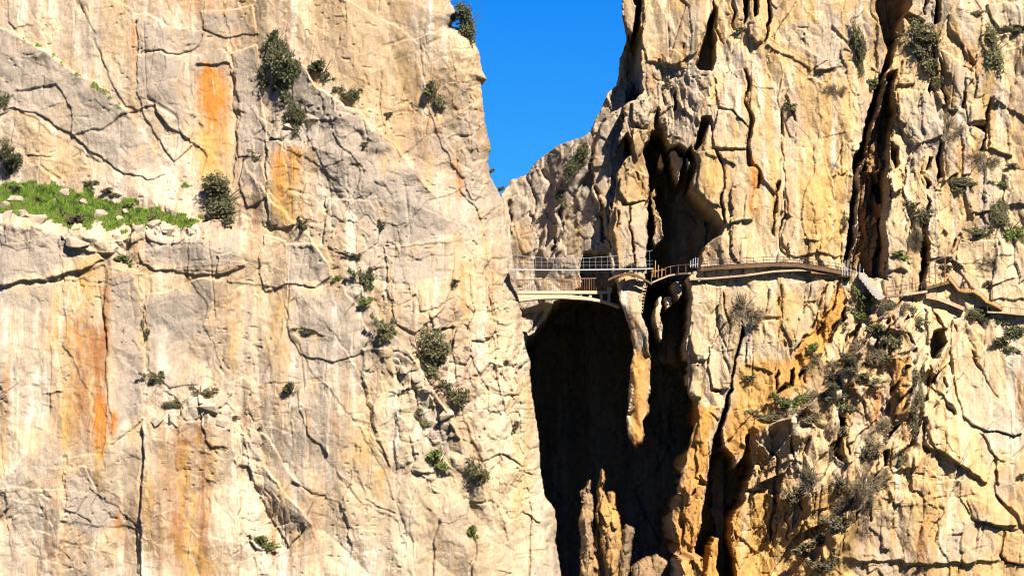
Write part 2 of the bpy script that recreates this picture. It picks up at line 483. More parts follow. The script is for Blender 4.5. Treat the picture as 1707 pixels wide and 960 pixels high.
L = Field(-70, 965, -70, 985, 1.36, 1100); L.hs = 0.38; L.cs = 0.21; L.es = 0.6
rough = np.zeros(L.x.shape)
for cx, cy, rx, ry, v in [(790, 120, 45, 170, .7), (860, 480, 60, 150, .8), (840, 700, 90, 130, .6), (700, 640, 60, 60, .9), (760, 560, 60, 60, .7),
                          (560, 330, 70, 70, .5), (470, 230, 60, 60, .5), (130, 380, 140, 24, .8), (330, 680, 60, 36, .9), (420, 780, 20, 120, .6),
                          (640, 460, 30, 90, .6), (720, 760, 40, 70, .5), (300, 370, 120, 26, .6), (440, 900, 40, 50, .6), (60, 900, 90, 70, .25), (210, 410, 30, 30, .6),
                          (560, 200, 60, 50, .35), (890, 760, 50, 160, .5)]:
    L.blob(rough, cx, cy, rx, ry, v)
noise_layers(L, 1.05, 0.16, 0.24, rough, 0.14, (120, 210), (30, 46), (150, 230), 0.4, .35, 1.2, 1.6)
base_colour(L, CREAM, PALE, TAN, 0.62, ko=0.30)
# the face turns round into the gorge on its right
L.d += 6.0 * np.clip((L.x - 690) / 240, 0, 1.3) ** 2
# lean back above the grass ledge
L.d += 2.2 * smooth((380 - L.y + 0.12 * L.x) / 60) * smooth((470 - L.x) / 90)

S = 'rock_slab'
L.d += 0.34 * crease(L.x + .15 * (L.wx - L.x), L.y, 34, 420, 1191, .04) * smooth((L.y - 400) / 80)
L.edge([(585, 430), (612, 490), (640, 540), (700, 612), (752, 690), (790, 790), (830, 890)], 'D', 3.4, 60)
L.edge([(380, 690), (412, 730), (452, 790), (500, 850), (530, 900)], 'D', 2.0, 40)
L.edge([(404, 262), (450, 330), (520, 400), (560, 470)], 'D', 1.4, 40)
L.edge([(0, 372), (60, 376), (110, 392), (190, 400), (240, 378), (330, 372), (410, 362)], 'D', 2.4, 30)
L.edge([(470, 80), (506, 118), (532, 152), (600, 190), (652, 236), (690, 276), (722, 322), (748, 372)], 'D', 3.6, 46)
L.edge([(0, 38), (40, 60), (100, 102), (160, 138), (205, 176), (236, 214)], 'D', 2.0, 40)
# --- slabs that stand proud or lie back, as seen in the photograph
L.poly([(-70, 20), (0, 40), (40, 62), (100, 104), (160, 140), (205, 178), (236, 216), (252, 246), (272, 290), (248, 302), (200, 288), (150, 252), (110, 222), (60, 192), (20, 184), (-70, 196)], 0.55, 5, 0, .1, part=S, label='long grey slanting slab above a tan overhang')
L.poly([(126, -70), (128, 0), (146, 36), (172, 100), (208, 176), (226, 180), (224, 92), (222, -70)], 0.45, 6, .3, 0, part=S)
L.poly([(224, 30), (238, 24), (276, 44), (334, 48), (330, 72), (300, 86), (226, 88)], 0.7, 5, 0, -.3, part=S)
L.poly([(224, 92), (302, 88), (306, 130), (318, 176), (312, 236), (282, 268), (262, 232), (234, 186)], 0.75, 5, .4, 0, part=S)
L.poly([(330, 18), (420, 8), (426, 52), (372, 62), (334, 46)], 0.5, 6, part=S)
L.poly([(322, 100), (378, 102), (396, 170), (384, 300), (330, 300), (320, 200)], -0.9, 8, .5, 0, part='rock_panel', label='bright orange stained panel of rock')
L.poly([(384, 84), (424, 70), (428, 140), (440, 190), (452, 250), (392, 262), (386, 190)], 0.6, 5, part=S)
L.poly([(480, 92), (506, 118), (532, 152), (600, 190), (652, 236), (690, 276), (722, 322), (748, 372), (756, 420), (700, 430), (620, 405), (560, 320), (520, 240), (490, 170)], 0.5, 6, .1, -.2, part=S, label='grey slab with a slanting shrubby top edge')
L.poly([(446, 236), (506, 232), (508, 300), (502, 374), (452, 380), (444, 310)], 0.9, 5, .4, part='rock_panel', label='rock panel streaked yellow and rust')
L.poly([(404, 262), (444, 250), (444, 330), (410, 350), (398, 300)], 0.8, 4, part=S)
L.poly([(654, 78), (700, 62), (704, 160), (700, 230), (668, 262), (640, 220), (632, 120)], 0.35, 6, part=S)
L.poly([(700, 60), (752, 40), (770, 44), (800, 110), (806, 150), (812, 240), (822, 300), (790, 330), (740, 250), (704, 170)], 0.5, 6, part=S)
L.poly([(640, 410), (700, 402), (754, 392), (756, 470), (740, 510), (690, 560), (660, 540), (644, 480)], 0.8, 5, part=S)
L.poly([(540, 332), (622, 330), (630, 402), (590, 428), (540, 410)], 0.6, 5, part=S)
L.poly([(470, 405), (546, 410), (550, 460), (528, 474), (476, 472)], 0.8, 5, part=S)
L.poly([(440, 390), (472, 400), (476, 470), (440, 488), (432, 430)], 0.7, 5, part=S)
# wall under the grass ledge
L.poly([(-70, 366), (0, 368), (60, 372), (110, 396), (150, 414), (176, 432), (132, 450), (92, 462), (50, 470), (-70, 476)], 0.9, 5, 0, .5, part=S, label='grey wall block under the grass ledge')
L.poly([(104, 396), (140, 384), (188, 392), (196, 412), (186, 424), (142, 420), (112, 406)], 0.9, 4, part=S)
L.poly([(236, 376), (300, 366), (330, 388), (300, 408), (246, 404)], 0.7, 5, part=S)
L.poly([(330, 392), (400, 380), (412, 440), (384, 456), (330, 462), (240, 440), (232, 420)], 0.6, 5, part=S)
L.poly([(360, 424), (404, 416), (412, 442), (392, 454), (362, 458)], 0.7, 3, part=S)
L.poly([(90, 466), (176, 440), (178, 560), (180, 640), (170, 760), (116, 762), (100, 640), (92, 560)], -0.5, 7, part='rock_panel', label='orange and brown stained panel beside a grey column')
L.poly([(178, 446), (236, 450), (238, 560), (242, 640), (240, 700), (184, 742), (176, 640)], 0.55, 5, .4, part=S, label='tall grey column of smooth rock')
L.poly([(242, 490), (330, 466), (372, 470), (352, 560), (330, 640), (290, 650), (246, 620)], 0.5, 6, part=S)
L.poly([(378, 470), (476, 478), (470, 560), (440, 620), (380, 640), (352, 600)], -0.35, 8, part=S)
L.poly([(480, 478), (572, 470), (600, 520), (628, 560), (600, 590), (560, 600), (500, 590), (478, 540)], 0.6, 5, part=S)
L.poly([(604, 580), (652, 576), (664, 640), (660, 700), (652, 780), (620, 700), (606, 640)], 1.1, 14, part=S, label='rounded pale pillar under the shrubby ridge')
L.poly([(662, 640), (692, 650), (694, 700), (684, 770), (660, 780)], 0.9, 12, part=S)
L.poly([(686, 726), (704, 716), (720, 736), (718, 786), (688, 790)], 1.2, 10, part=S)
L.poly([(494, 650), (550, 632), (550, 700), (546, 760), (512, 720)], 0.7, 5, .6, part=S)
L.poly([(400, 706), (440, 720), (470, 770), (520, 830), (506, 880), (480, 910), (440, 850), (420, 800)], 0.8, 5, .5, part=S)
L.poly([(560, 780), (600, 830), (660, 870), (690, 960), (690, 1200), (500, 1200), (520, 900)], -0.4, 10, part=S)
L.poly([(602, 716), (640, 730), (656, 790), (660, 860), (610, 830), (590, 780)], 0.5, 8, part=S)
# foot blocks and pedestal
L.poly([(240, 712), (262, 700), (300, 676), (330, 656), (366, 662), (384, 690), (394, 730), (398, 800), (400, 960), (404, 1200), (232, 1200), (236, 840)], 1.7, 6, .3, .1, part='rock_buttress', label='streaked brown buttress with a rubbly top')
L.poly([(330, 656), (366, 660), (384, 690), (380, 746), (352, 750), (336, 710)], 0.8, 5, part=S)
L.poly([(108, 786), (146, 780), (160, 820), (150, 870), (112, 850)], 0.6, 6, part=S)
L.poly([(0, 815), (24, 812), (20, 850), (0, 862), (-40, 860), (-40, 812)], 0.9, 4, part=S)
L.poly([(100, 870), (230, 880), (232, 1200), (60, 1200)], -0.4, 10)
L.poly([(752, 540), (800, 520), (842, 540), (850, 640), (840, 760), (800, 770), (760, 660)], 0.7, 7, part=S)
L.poly([(740, 850), (778, 832), (786, 960), (790, 1200), (724, 1200), (722, 900)], 0.8, 10, part=S)
L.poly([(790, 900), (812, 886), (824, 960), (830, 1200), (786, 1200)], 0.7, 9, part=S)
L.poly([(818, 470), (850, 440), (866, 520), (868, 640), (846, 700), (826, 600)], 0.6, 6, part=S)
L.poly([(884, 830), (920, 820), (934, 900), (945, 1200), (884, 1200)], 0.7, 7, part=S)
# --- cracks and overhang lines
for pts, h, l in [([(0, 180), (20, 182), (55, 198), (85, 225), (110, 240), (140, 255), (170, 275), (186, 288)], .42, 22), ([(8, 42), (50, 34), (92, 22)], .5, 20),
                  ([(0, 472), (48, 470), (80, 460), (92, 462), (130, 450), (172, 436)], .5, 22), ([(104, 404), (142, 422), (186, 424), (198, 416)], .6, 14),
                  ([(230, 440), (300, 452), (372, 452), (412, 440)], .45, 18), ([(68, 657), (90, 655), (106, 650)], .9, 12), ([(52, 642), (66, 640)], .5, 8),
                  ([(40, 258), (60, 256), (86, 262)], .9, 14), ([(44, 262), (80, 268), (120, 274), (150, 284)], .3, 12), ([(206, 238), (222, 246), (256, 226)], .25, 12),
                  ([(62, 182), (84, 180), (106, 170)], .35, 14), ([(25, 815), (60, 800), (100, 782), (140, 760), (180, 733), (212, 715), (240, 700)], .35, 18),
                  ([(630, 78), (660, 74), (684, 60)], .35, 16), ([(556, 26), (574, 28)], .6, 12), ([(698, 514), (716, 510), (742, 506)], .7, 20),
                  ([(704, 552), (730, 556), (760, 534), (776, 526)], .35, 18), ([(642, 420), (662, 412), (700, 406), (738, 402), (770, 398)], .4, 20),
                  ([(470, 476), (506, 478), (548, 468)], .4, 16), ([(494, 542), (520, 552), (540, 564)], .6, 16), ([(640, 246), (660, 240), (690, 270)], .3, 18),
                  ([(378, 182), (408, 184)], .7, 10), ([(440, 470), (452, 488)], .5, 10), ([(330, 202), (340, 204)], .6, 8), ([(238, 246), (256, 240)], .5, 8),
                  ([(352, 750), (370, 750)], .5, 10), ([(400, 660), (440, 640), (500, 634), (540, 626), (560, 606)], .35, 18), ([(0, 862), (14, 860)], .8, 10),
                  ([(806, 148), (816, 150)], .8, 12), ([(808, 236), (820, 238)], .8, 12), ([(760, 384), (770, 390)], .4, 10), ([(722, 276), (748, 270), (760, 278)], .45, 14),
                  ([(546, 426), (590, 428)], .35, 14), ([(700, 930), (740, 900), (770, 908)], .3, 12), ([(884, 918), (900, 914), (914, 912)], .7, 12),
                  ([(276, 46), (300, 48), (330, 46)], .35, 12), ([(334, 46), (356, 50), (378, 52)], .35, 12), ([(330, 70), (300, 70)], .4, 8)]:
    L.edge(pts, 'U', h, l)
for pts, w_, d_ in [([(126, -40), (128, 4), (140, 28), (150, 50), (160, 80), (180, 118)], 3.5, 1.0), ([(224, 34), (230, 60), (222, 100), (224, 160), (232, 172), (240, 175)], 2.2, .6),
                    ([(288, 120), (296, 144), (308, 168), (312, 190)], 2.2, .7), ([(316, 130), (318, 180), (328, 230)], 2.2, .7), ([(300, 190), (312, 224), (304, 260)], 3, .7),
                    ([(252, 186), (272, 200), (282, 226)], 2.5, .6), ([(266, 250), (286, 282)], 4.5, .9), ([(422, 14), (424, 60), (428, 90)], 2.5, .7),
                    ([(90, 470), (92, 540), (94, 610), (100, 640)], 1.8, .5), ([(237, 455), (238, 520), (241, 570), (243, 640)], 2.6, .8),
                    ([(336, 514), (330, 560), (326, 600), (312, 640)], 1.8, .45), ([(390, 488), (378, 506), (372, 512)], 2, .5), ([(438, 372), (450, 386), (462, 372)], 4, .9),
                    ([(468, 400), (456, 420), (452, 430)], 2.2, .6), ([(474, 420), (476, 440), (480, 460)], 2, .6), ([(508, 336), (544, 366)], 1.8, .5), ([(516, 408), (544, 420), (588, 426)], 1.8, .5),
                    ([(446, 250), (444, 310)], 2.5, .7), ([(700, 66), (706, 100), (712, 170), (706, 230)], 1.8, .5), ([(702, 70), (722, 86)], 2.4, .7), ([(752, 52), (758, 100), (752, 140)], 1.6, .5),
                    ([(752, 190), (774, 168)], 3.5, .8), ([(722, 160), (744, 176)], 4, .8), ([(766, 240), (772, 270), (768, 300)], 2, .5), ([(720, 250), (716, 282), (726, 300)], 2, .6),
                    ([(834, 330), (842, 360), (856, 380)], 3, .8), ([(632, 330), (634, 356)], 2.5, .7), ([(644, 336), (632, 380)], 1.8, .5), ([(642, 420), (648, 460), (652, 520), (650, 560)], 2.8, .8),
                    ([(566, 470), (574, 520), (580, 560)], 1.8, .4), ([(612, 640), (618, 700), (614, 716)], 1.8, .5), ([(614, 720), (636, 752), (652, 780)], 3.2, .7), ([(562, 790), (590, 826), (610, 850)], 3, .6),
                    ([(690, 900), (700, 940), (704, 960)], 2.4, .6), ([(8, 668), (6, 700), (4, 790), (14, 800)], 2.2, .6), ([(20, 860), (12, 890), (0, 910)], 2.5, .7),
                    ([(228, 905), (220, 940), (216, 960)], 2.2, .6), ([(236, 740), (238, 800), (234, 860)], 2, .6), ([(254, 780), (256, 860), (252, 930)], 1.6, .4), ([(396, 700), (404, 760), (400, 840), (392, 870), (382, 920)], 3, .7),
                    ([(414, 710), (440, 760), (450, 800), (486, 830)], 2.2, .5), ([(490, 880), (496, 920), (480, 950)], 2.5, .7), ([(120, 862), (138, 876)], 2.2, .5), ([(100, 610), (104, 660)], 2, .5),
                    ([(720, 800), (722, 860), (736, 900)], 2, .5), ([(760, 640), (766, 700), (776, 760)], 2, .5), ([(810, 640), (818, 700), (832, 760)], 2, .5), ([(846, 560), (852, 640), (850, 700)], 2, .5),
                    ([(800, 330), (810, 400), (820, 430)], 2, .5), ([(778, 440), (790, 480), (792, 520)], 2, .5), ([(640, 640), (664, 700)], 1.4, .3), ([(140, 0), (146, 30)], 4, .8)]:
    L.crack(pts, w_, d_)
# --- mineral stains (the rock's own colour)
gs = [[(-70, 20), (0, 40), (100, 104), (205, 178), (236, 216), (272, 290), (200, 288), (110, 222), (20, 184), (-70, 196)], [(224, 30), (276, 44), (334, 48), (330, 72), (300, 86), (226, 88)],
      [(226, 92), (302, 88), (306, 160), (270, 180), (236, 170)], [(330, 20), (420, 14), (420, 50), (336, 48)], [(384, 84), (424, 70), (436, 190), (450, 250), (400, 262), (386, 190)],
      [(490, 100), (532, 152), (600, 190), (690, 276), (748, 372), (720, 420), (640, 400), (560, 330), (500, 220)], [(-70, 372), (60, 376), (140, 404), (140, 440), (60, 462), (-70, 470)],
      [(180, 450), (236, 452), (240, 640), (236, 690), (186, 720)], [(0, 480), (88, 470), (90, 520), (40, 524), (0, 515)], [(244, 490), (330, 470), (370, 474), (340, 560), (250, 600)],
      [(484, 482), (570, 474), (622, 560), (560, 596), (490, 580)], [(500, 652), (550, 636), (548, 700), (520, 712)], [(404, 710), (440, 724), (500, 810), (460, 800), (420, 770)],
      [(645, 420), (750, 400), (754, 460), (680, 480), (650, 470)], [(240, 390), (330, 400), (400, 384), (408, 436), (330, 454), (240, 436)], [(200, 190), (250, 240), (300, 280), (220, 288)],
      [(110, 790), (150, 784), (200, 850), (150, 900), (110, 870)], [(690, 730), (716, 730), (716, 790), (690, 790)], [(600, 300), (700, 300), (740, 380), (640, 400)], [(720, 840), (780, 830), (780, 930), (730, 930)],
      [(410, 260), (444, 250), (440, 300), (410, 300)], [(470, 408), (546, 412), (540, 468), (476, 468)]]
for g in gs: L.paint(g, GREY, .82, 10)
for g in [[(506, -70), (700, -70), (704, 230), (680, 260), (600, 186), (530, 140), (500, 90)], [(130, -70), (222, -70), (222, 170), (205, 170), (160, 80)], [(20, 190), (60, 196), (150, 262), (186, 292), (120, 300), (20, 280)]]:
    L.paint(g, (0.55, 0.39, 0.22), .6, 30)
for g in [[(600, 580), (740, 600), (720, 720), (900, 760), (930, 1200), (560, 1200), (500, 900), (560, 780)], [(840, 420), (870, 480), (900, 700), (930, 900), (800, 900), (780, 600)], [(410, 350), (480, 380), (470, 520), (430, 700), (380, 640)]]:
    L.paint(g, (0.66, 0.52, 0.34), .55, 40)
L.paint([(650, 200), (720, 210), (716, 262), (690, 276), (640, 230)], (0.40, 0.29, 0.19), .6, 14)
L.paint([(540, 30), (590, 60), (640, 180), (560, 150), (500, 100)], (0.46, 0.34, 0.22), .4, 20)
for a in [(352, 96, 215, 17, ORANGE, 1.0), (346, 200, 330, 24, OCHRE, .85), (340, 110, 190, 7, RUST, .5), (478, 236, 392, 26, OCHRE, .95), (466, 236, 360, 9, RUST, .6), (496, 240, 380, 6, ORANGE, .55),
          (168, 656, 790, 7, ORANGE, 1.1), (190, 672, 736, 6, ORANGE, 1.0), (166, 720, 830, 6, OCHRE, .9), (140, 450, 700, 36, OCHRE, .55), (150, 540, 780, 30, RUST, .42), (178, 470, 640, 7, RUST, .55), (100, 466, 640, 8, OCHRE, .6),
          (300, 700, 1000, 16, RUST, .5), (336, 690, 1000, 12, RUST, .62), (316, 720, 1100, 40, OCHRE, .55), (272, 700, 1000, 12, BROWN, .45), (420, 320, 440, 10, RUST, .7), (150, 420, 470, 24, OCHRE, .5), (60, 600, 760, 18, WHITE, .6), (110, 640, 760, 14, OCHRE, .6),
          (470, 480, 640, 16, OCHRE, .4), (600, 700, 790, 30, OCHRE, .55), (640, 770, 850, 26, OCHRE, .6), (460, 800, 930, 26, OCHRE, .4), (676, 90, 220, 24, OCHRE, .3), (760, 250, 330, 6, ORANGE, .55), (770, 280, 340, 5, ORANGE, .5),
          (640, 250, 300, 10, OCHRE, .35), (220, 30, 130, 7, ORANGE, .4), (340, -60, 40, 60, ORANGE, .28), (308, -60, 60, 10, OCHRE, .5), (410, -60, 60, 12, OCHRE, .5), (780, 420, 560, 20, OCHRE, .4), (700, 100, 280, 12, OCHRE, .35),
          (820, 440, 560, 14, ORANGE, .3), (870, 620, 900, 16, OCHRE, .4), (195, 850, 910, 6, ORANGE, .6), (80, 270, 300, 30, OCHRE, .5), (560, 500, 640, 5, WHITE, .9), (270, 540, 640, 6, WHITE, .7), (390, 520, 640, 10, OCHRE, .45)]:
    L.streak(a[0], a[1], a[2], a[3], a[4], a[5], 6.0, int(a[0]))
DEEP_ORANGE = np.array((0.62, 0.235, 0.035))
for a in [(346, 104, 230, 20, DEEP_ORANGE, .8), (362, 130, 260, 14, DEEP_ORANGE, .7), (350, 210, 330, 26, OCHRE, .7), (132, 520, 760, 24, np.array((.48, .24, .09)), .5), (164, 540, 700, 16, RUST, .55), (468, 240, 360, 8, DEEP_ORANGE, .8), (488, 236, 330, 7, RUST, .7), (482, 290, 390, 22, OCHRE, .7),
          (300, 720, 1000, 18, RUST, .4), (340, 700, 1000, 9, RUST, .6), (168, 650, 780, 8, DEEP_ORANGE, .9), (60, 480, 640, 16, GREY, .7), (260, 480, 620, 14, GREY, .6), (420, 480, 640, 16, GREY, .5), (540, 620, 760, 14, GREY, .6), (600, 880, 1000, 40, WHITE, .6), (660, 640, 780, 12, WHITE, .7), (130, 300, 380, 5, TAN, .3)]:
    L.streak(a[0], a[1], a[2], a[3], a[4], a[5], 4.2, int(a[0]) + 3)

L.weather(OCHRE, .45, (0.62, 0.42, 0.20), .55)
EDGE_L = [(-200, -200), (752, -200), (752, -70), (752, 0), (760, 22), (752, 42), (772, 44), (790, 60), (800, 90), (803, 112), (812, 126), (803, 134), (804, 160), (808, 190), (812, 215), (818, 240), (814, 262), (818, 290), (828, 305), (836, 322), (842, 345), (846, 372),
          (851, 400), (858, 440), (861, 470), (866, 490), (868, 515), (872, 545), (876, 575), (884, 600), (886, 640), (894, 690), (900, 740), (902, 785), (910, 825), (926, 850), (930, 880), (928, 905), (936, 940), (942, 975), (960, 1300), (-200, 1300)]
jx = L.x + 2.5 * fbm(L.x / 14, L.y / 14, 911, 3); jy = L.y + 2.5 * fbm(L.x / 14, L.y / 14, 917, 3)
maskL = inside(jx, jy, EDGE_L)
de = seg_dist(jx, jy, EDGE_L[1:-1])[0]
L.d += 2.6 * np.exp(-de / 12.0)
L.solve(0.0, maskL, 6.0, -0.12)
cliff_left = L.build('cliff_left', ROCK)
tag(cliff_left, 'tall cream and grey limestone cliff left of the gorge', None, None, 'structure')

# ================================================================== BACK WALL OF THE GORGE
B = Field(760, 1205, 120, 985, 1.8, 2200)
B.d += 13.8
roughB = np.zeros(B.x.shape) + 0.5
noise_layers(B, 0.8, 0.3, 0.25, roughB, 0.2, (60, 110), (26, 40), (100, 170))
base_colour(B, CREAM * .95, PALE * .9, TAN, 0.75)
B.d += 3.0 * np.clip((420 - B.y) / 200, 0, 2) * smooth((970 - B.x) / 110)                       # the ridge leans back towards its crest
B.d -= 5.5 * np.clip((B.x - 850) / 160, 0, 1) * np.where(B.wx < 970, smooth((520 - B.wy) / 10), smooth((430 - B.wy) / 8))     # comes forward to meet the pillar
B.poly([(926, 300), (950, 250), (985, 225), (980, 290), (950, 340), (930, 400), (922, 420)], 1.8, 7)
B.poly([(900, 420), (918, 360), (934, 342), (930, 420), (918, 450)], 1.0, 5)
B.poly([(985, 260), (1010, 200), (1040, 180), (1040, 330), (1015, 400), (985, 330)], 1.6, 6)
B.crack([(936, 340), (926, 400), (918, 424)], 4, 1.2); B.crack([(985, 300), (995, 330), (1003, 370), (1012, 410)], 3, 1.0)
B.crack([(852, 330), (856, 390)], 3, 1.0); B.crack([(870, 280), (900, 330), (880, 380)], 2.5, .7); B.crack([(900, 520), (880, 560)], 3, .8)
GORGE = [(868, 590), (882, 562), (902, 538), (918, 514), (936, 494), (966, 484), (1004, 480), (1040, 470), (1110, 470), (1188, 476), (1190, 1300), (790, 1300), (800, 700)]
B.poly(GORGE, -40.0, 5)
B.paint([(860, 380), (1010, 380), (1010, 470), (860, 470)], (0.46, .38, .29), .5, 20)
B.streak(870, 360, 470, 20, OCHRE, .3); B.streak(960, 360, 440, 14, OCHRE, .35)
RIDGE = [(700, 345), (800, 335), (822, 326), (830, 322), (838, 318), (846, 306), (852, 296), (868, 290), (878, 288), (884, 276), (896, 266), (918, 250), (940, 240), (956, 236), (972, 234), (985, 222), (990, 206), (998, 196), (1002, 180), (1010, 162), (1022, 154), (1034, 150), (1042, 160), (1040, 300), (1042, 460), (1300, 480), (1300, 1300), (700, 1300)]
jx = B.x + 3 * fbm(B.x / 16, B.y / 16, 931, 3); jy = B.y + 4 * fbm(B.x / 16, B.y / 16, 937, 3)
B.solve(13.0, inside(jx, jy, RIDGE), 8.0, 0.0)
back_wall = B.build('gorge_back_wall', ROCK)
tag(back_wall, 'grey rock ridge closing the gorge behind the bridges', None, None, 'structure')

# ================================================================== RIGHT CLIFF
R = Field(1000, 1790, -150, 985, 1.28, 3300); R.hs = 0.62; R.cs = 0.9
roughR = np.zeros(R.x.shape)
for cx, cy, rx, ry, v in [(1125, 165, 80, 60, 2.0), (1050, 250, 50, 90, .5), (1500, 200, 90, 130, .7), (1460, 300, 50, 160, .9), (1230, 60, 60, 40, .6), (1350, 60, 60, 60, .4), (1600, 330, 120, 100, .4),
                          (1420, 600, 120, 140, .35), (1330, 800, 140, 120, .3), (1560, 620, 60, 120, .6), (1250, 900, 80, 120, .7), (1140, 800, 30, 140, .6), (1480, 760, 80, 120, .7), (1660, 60, 80, 60, .4), (1250, 620, 40, 100, .5), (1390, 480, 40, 60, .8)]:
    R.blob(roughR, cx, cy, rx, ry, v)
noise_layers(R, 0.95, 0.27, 0.26, roughR * 0.62, 0.08, (58, 230), (22, 58), (84, 250), 0.9, 0.0, 1.5)
_h, _e = facets(R.wx, R.wy, 20, 74, 3391, 0.6)
R.d -= 0.30 * _h * smooth(0.5 + 1.6 * fbm(R.x / 90, R.y / 130, 3397, 2))
base_colour(R, np.array((0.66, 0.455, 0.235)), np.array((0.68, 0.53, 0.34)), OCHRE * .95 + .02, 0.30, ko=0.5)
# sheer left flank of the upper tower, plan form of the whole cliff
R.d += 3.0 * smooth((1150 - R.x) / 60) * smooth((R.y - 150) / 200) * smooth((520 - R.y) / 60)
R.d += 2.0 * smooth((1180 - R.x) / 120)
R.d -= 2.5 * smooth((R.y - 560) / 250) * smooth((R.x - 1240) / 160)
RP = 'rock_pillar'
DEEP = -14.0
# deep recesses (their dark comes from their depth)
R.poly([(1050, -150), (1052, 0), (1060, 10), (1052, 50), (1020, 56), (1010, 168), (1040, 168), (1060, 162), (1070, 150), (1070, 90), (1076, 50), (1068, 44), (1072, 0), (1074, -150)], -14.0, 2.5)
R.poly([(1194, -20), (1198, 34), (1196, 64), (1194, 100), (1188, 118), (1172, 116), (1160, 106), (1168, 76), (1178, 44), (1190, 20)], -7.0, 3)
R.poly([(1241, -150), (1250, -150), (1246, 30), (1238, 52), (1236, 40)], -4.0, 2)
R.poly([(1256, -150), (1264, -150), (1262, 24), (1254, 32), (1252, 20)], -4.0, 2)
R.poly([(1284, -150), (1294, -150), (1290, 20), (1278, 72), (1273, 70), (1280, 30)], -4.0, 2)
R.poly([(1018, 345), (1020, 270), (1030, 240), (1046, 218), (1054, 232), (1058, 252), (1044, 264), (1034, 286), (1030, 320), (1022, 350)], -8.0, 2.5)
G1 = [(1100, 212), (1110, 226), (1118, 240), (1130, 234), (1140, 246), (1150, 240), (1158, 262), (1158, 318), (1170, 334), (1184, 348), (1200, 362), (1211, 372), (1207, 386), (1192, 396), (1178, 412), (1172, 436), (1150, 462),
      (1082, 462), (1082, 300), (1080, 270), (1072, 244), (1084, 228), (1090, 214)]
R.crack([(1098, 172), (1094, 196), (1102, 222)], 7, 5.0); R.crack([(1182, 182), (1170, 212), (1158, 250)], 7, 6.0); R.crack([(1128, 150), (1126, 180)], 4, 2.5); R.crack([(1152, 150), (1146, 176), (1150, 190)], 5, 3.0); R.crack([(1086, 128), (1090, 150)], 4, 2.0)
_w = inside(R.wx, R.wy, G1)
_h, _e = facets(R.wx, R.wy, 22, 60, 3461, .7)
R.d -= np.where(_w, 0.45 * _h, 0.0)
R.poly(G1, -14.0, 2.5)
# lit shards standing in front of that recess
for pts, h, l in [([(1098, 262), (1106, 250), (1111, 262), (1108, 274), (1100, 272)], 12.5, 'small lit shard of rock high in the dark recess'), ([(1119, 250), (1126, 243), (1135, 258), (1132, 284), (1128, 302), (1121, 280)], 13.0, 'blade of lit rock hanging in the dark recess'),
                  ([(1139, 262), (1143, 256), (1147, 272), (1142, 284)], 13.0, None), ([(1084, 316), (1094, 306), (1096, 318), (1090, 324), (1102, 346), (1110, 368), (1108, 388), (1098, 408), (1092, 392), (1096, 370), (1088, 340)], 13.0, 'curved lit flake leaning out of the dark recess')]:
    R.poly(pts, h, 2.5, part='rock_flake', label=l)
G2 = [(1078, 455), (1150, 452), (1154, 470), (1150, 520), (1146, 556), (1142, 572), (1146, 610), (1146, 656), (1160, 668), (1160, 700), (1150, 740), (1137, 770), (1132, 806), (1125, 836), (1119, 872), (1122, 898), (1132, 904), (1120, 930), (1116, 1300), (990, 1300), (990, 742), (1062, 742), (1070, 735), (1081, 690), (1083, 650), (1082, 590), (1078, 550), (1072, 522), (1070, 505), (1073, 480)]
R.poly(G2, -22.0, 2.5)
for pts, h, l in [([(1100, 496), (1106, 494), (1109, 530), (1110, 550), (1104, 572), (1099, 552), (1095, 536)], 20.0, 'thin lit flake below the old walkway'), ([(1124, 468), (1134, 464), (1140, 476), (1136, 492), (1128, 500), (1122, 486)], 20.5, 'short lit flake just below the old walkway'),
                  ([(1110, 492), (1118, 490), (1122, 506), (1116, 520)], 19.5, None)]:
    R.poly(pts, h, 2.5, part='rock_flake', label=l)
G3 = [(1233, 536), (1238, 552), (1230, 600), (1218, 652), (1212, 690), (1206, 720), (1212, 742), (1218, 752), (1228, 778), (1236, 764), (1246, 726), (1252, 724), (1256, 780), (1248, 800), (1241, 816), (1240, 832), (1228, 850), (1222, 890), (1226, 940), (1230, 1300), (1146, 1300), (1160, 912), (1170, 880), (1176, 820), (1180, 770), (1194, 735), (1206, 676), (1218, 630), (1228, 586)]
R.poly(G3, -16.0, 2.5)
R.poly([(1180, 910), (1190, 894), (1199, 890), (1196, 920), (1198, 960), (1200, 1200), (1182, 1200)], 15.0, 3, part='rock_flake', label='narrow lit flake standing in the right hand cleft')
G4 = [(1456, -150), (1457, 4), (1464, 36), (1476, 60), (1482, 84), (1472, 116), (1458, 140), (1444, 190), (1432, 240), (1422, 300), (1414, 370), (1408, 440), (1418, 452), (1424, 380), (1434, 310), (1446, 240), (1458, 190), (1478, 132), (1490, 104), (1498, 70), (1506, 40), (1516, 22), (1524, 8), (1526, -150)]
R.poly(G4, -14.0, 3)
R.poly([(1424, 400), (1434, 310), (1446, 240), (1460, 190), (1484, 120), (1500, 110), (1490, 200), (1480, 300), (1476, 400), (1478, 465), (1418, 455)], -5.5, 4, part='rock_panel', label='rust brown fluted rock inside the long cleft')
_w = inside(R.wx, R.wy, [(1418, 455), (1424, 400), (1434, 310), (1446, 240), (1460, 190), (1484, 120), (1504, 110), (1494, 200), (1484, 300), (1480, 400), (1480, 465)])
_h, _e = facets(R.wx + .12 * R.wy, R.wy, 9, 46, 3441, .8)
_h2, _e = facets(R.wx + .12 * R.wy, R.wy, 19, 90, 3447, .6)
R.d -= np.where(_w, .75 * _h + 1.1 * _h2, 0.0)
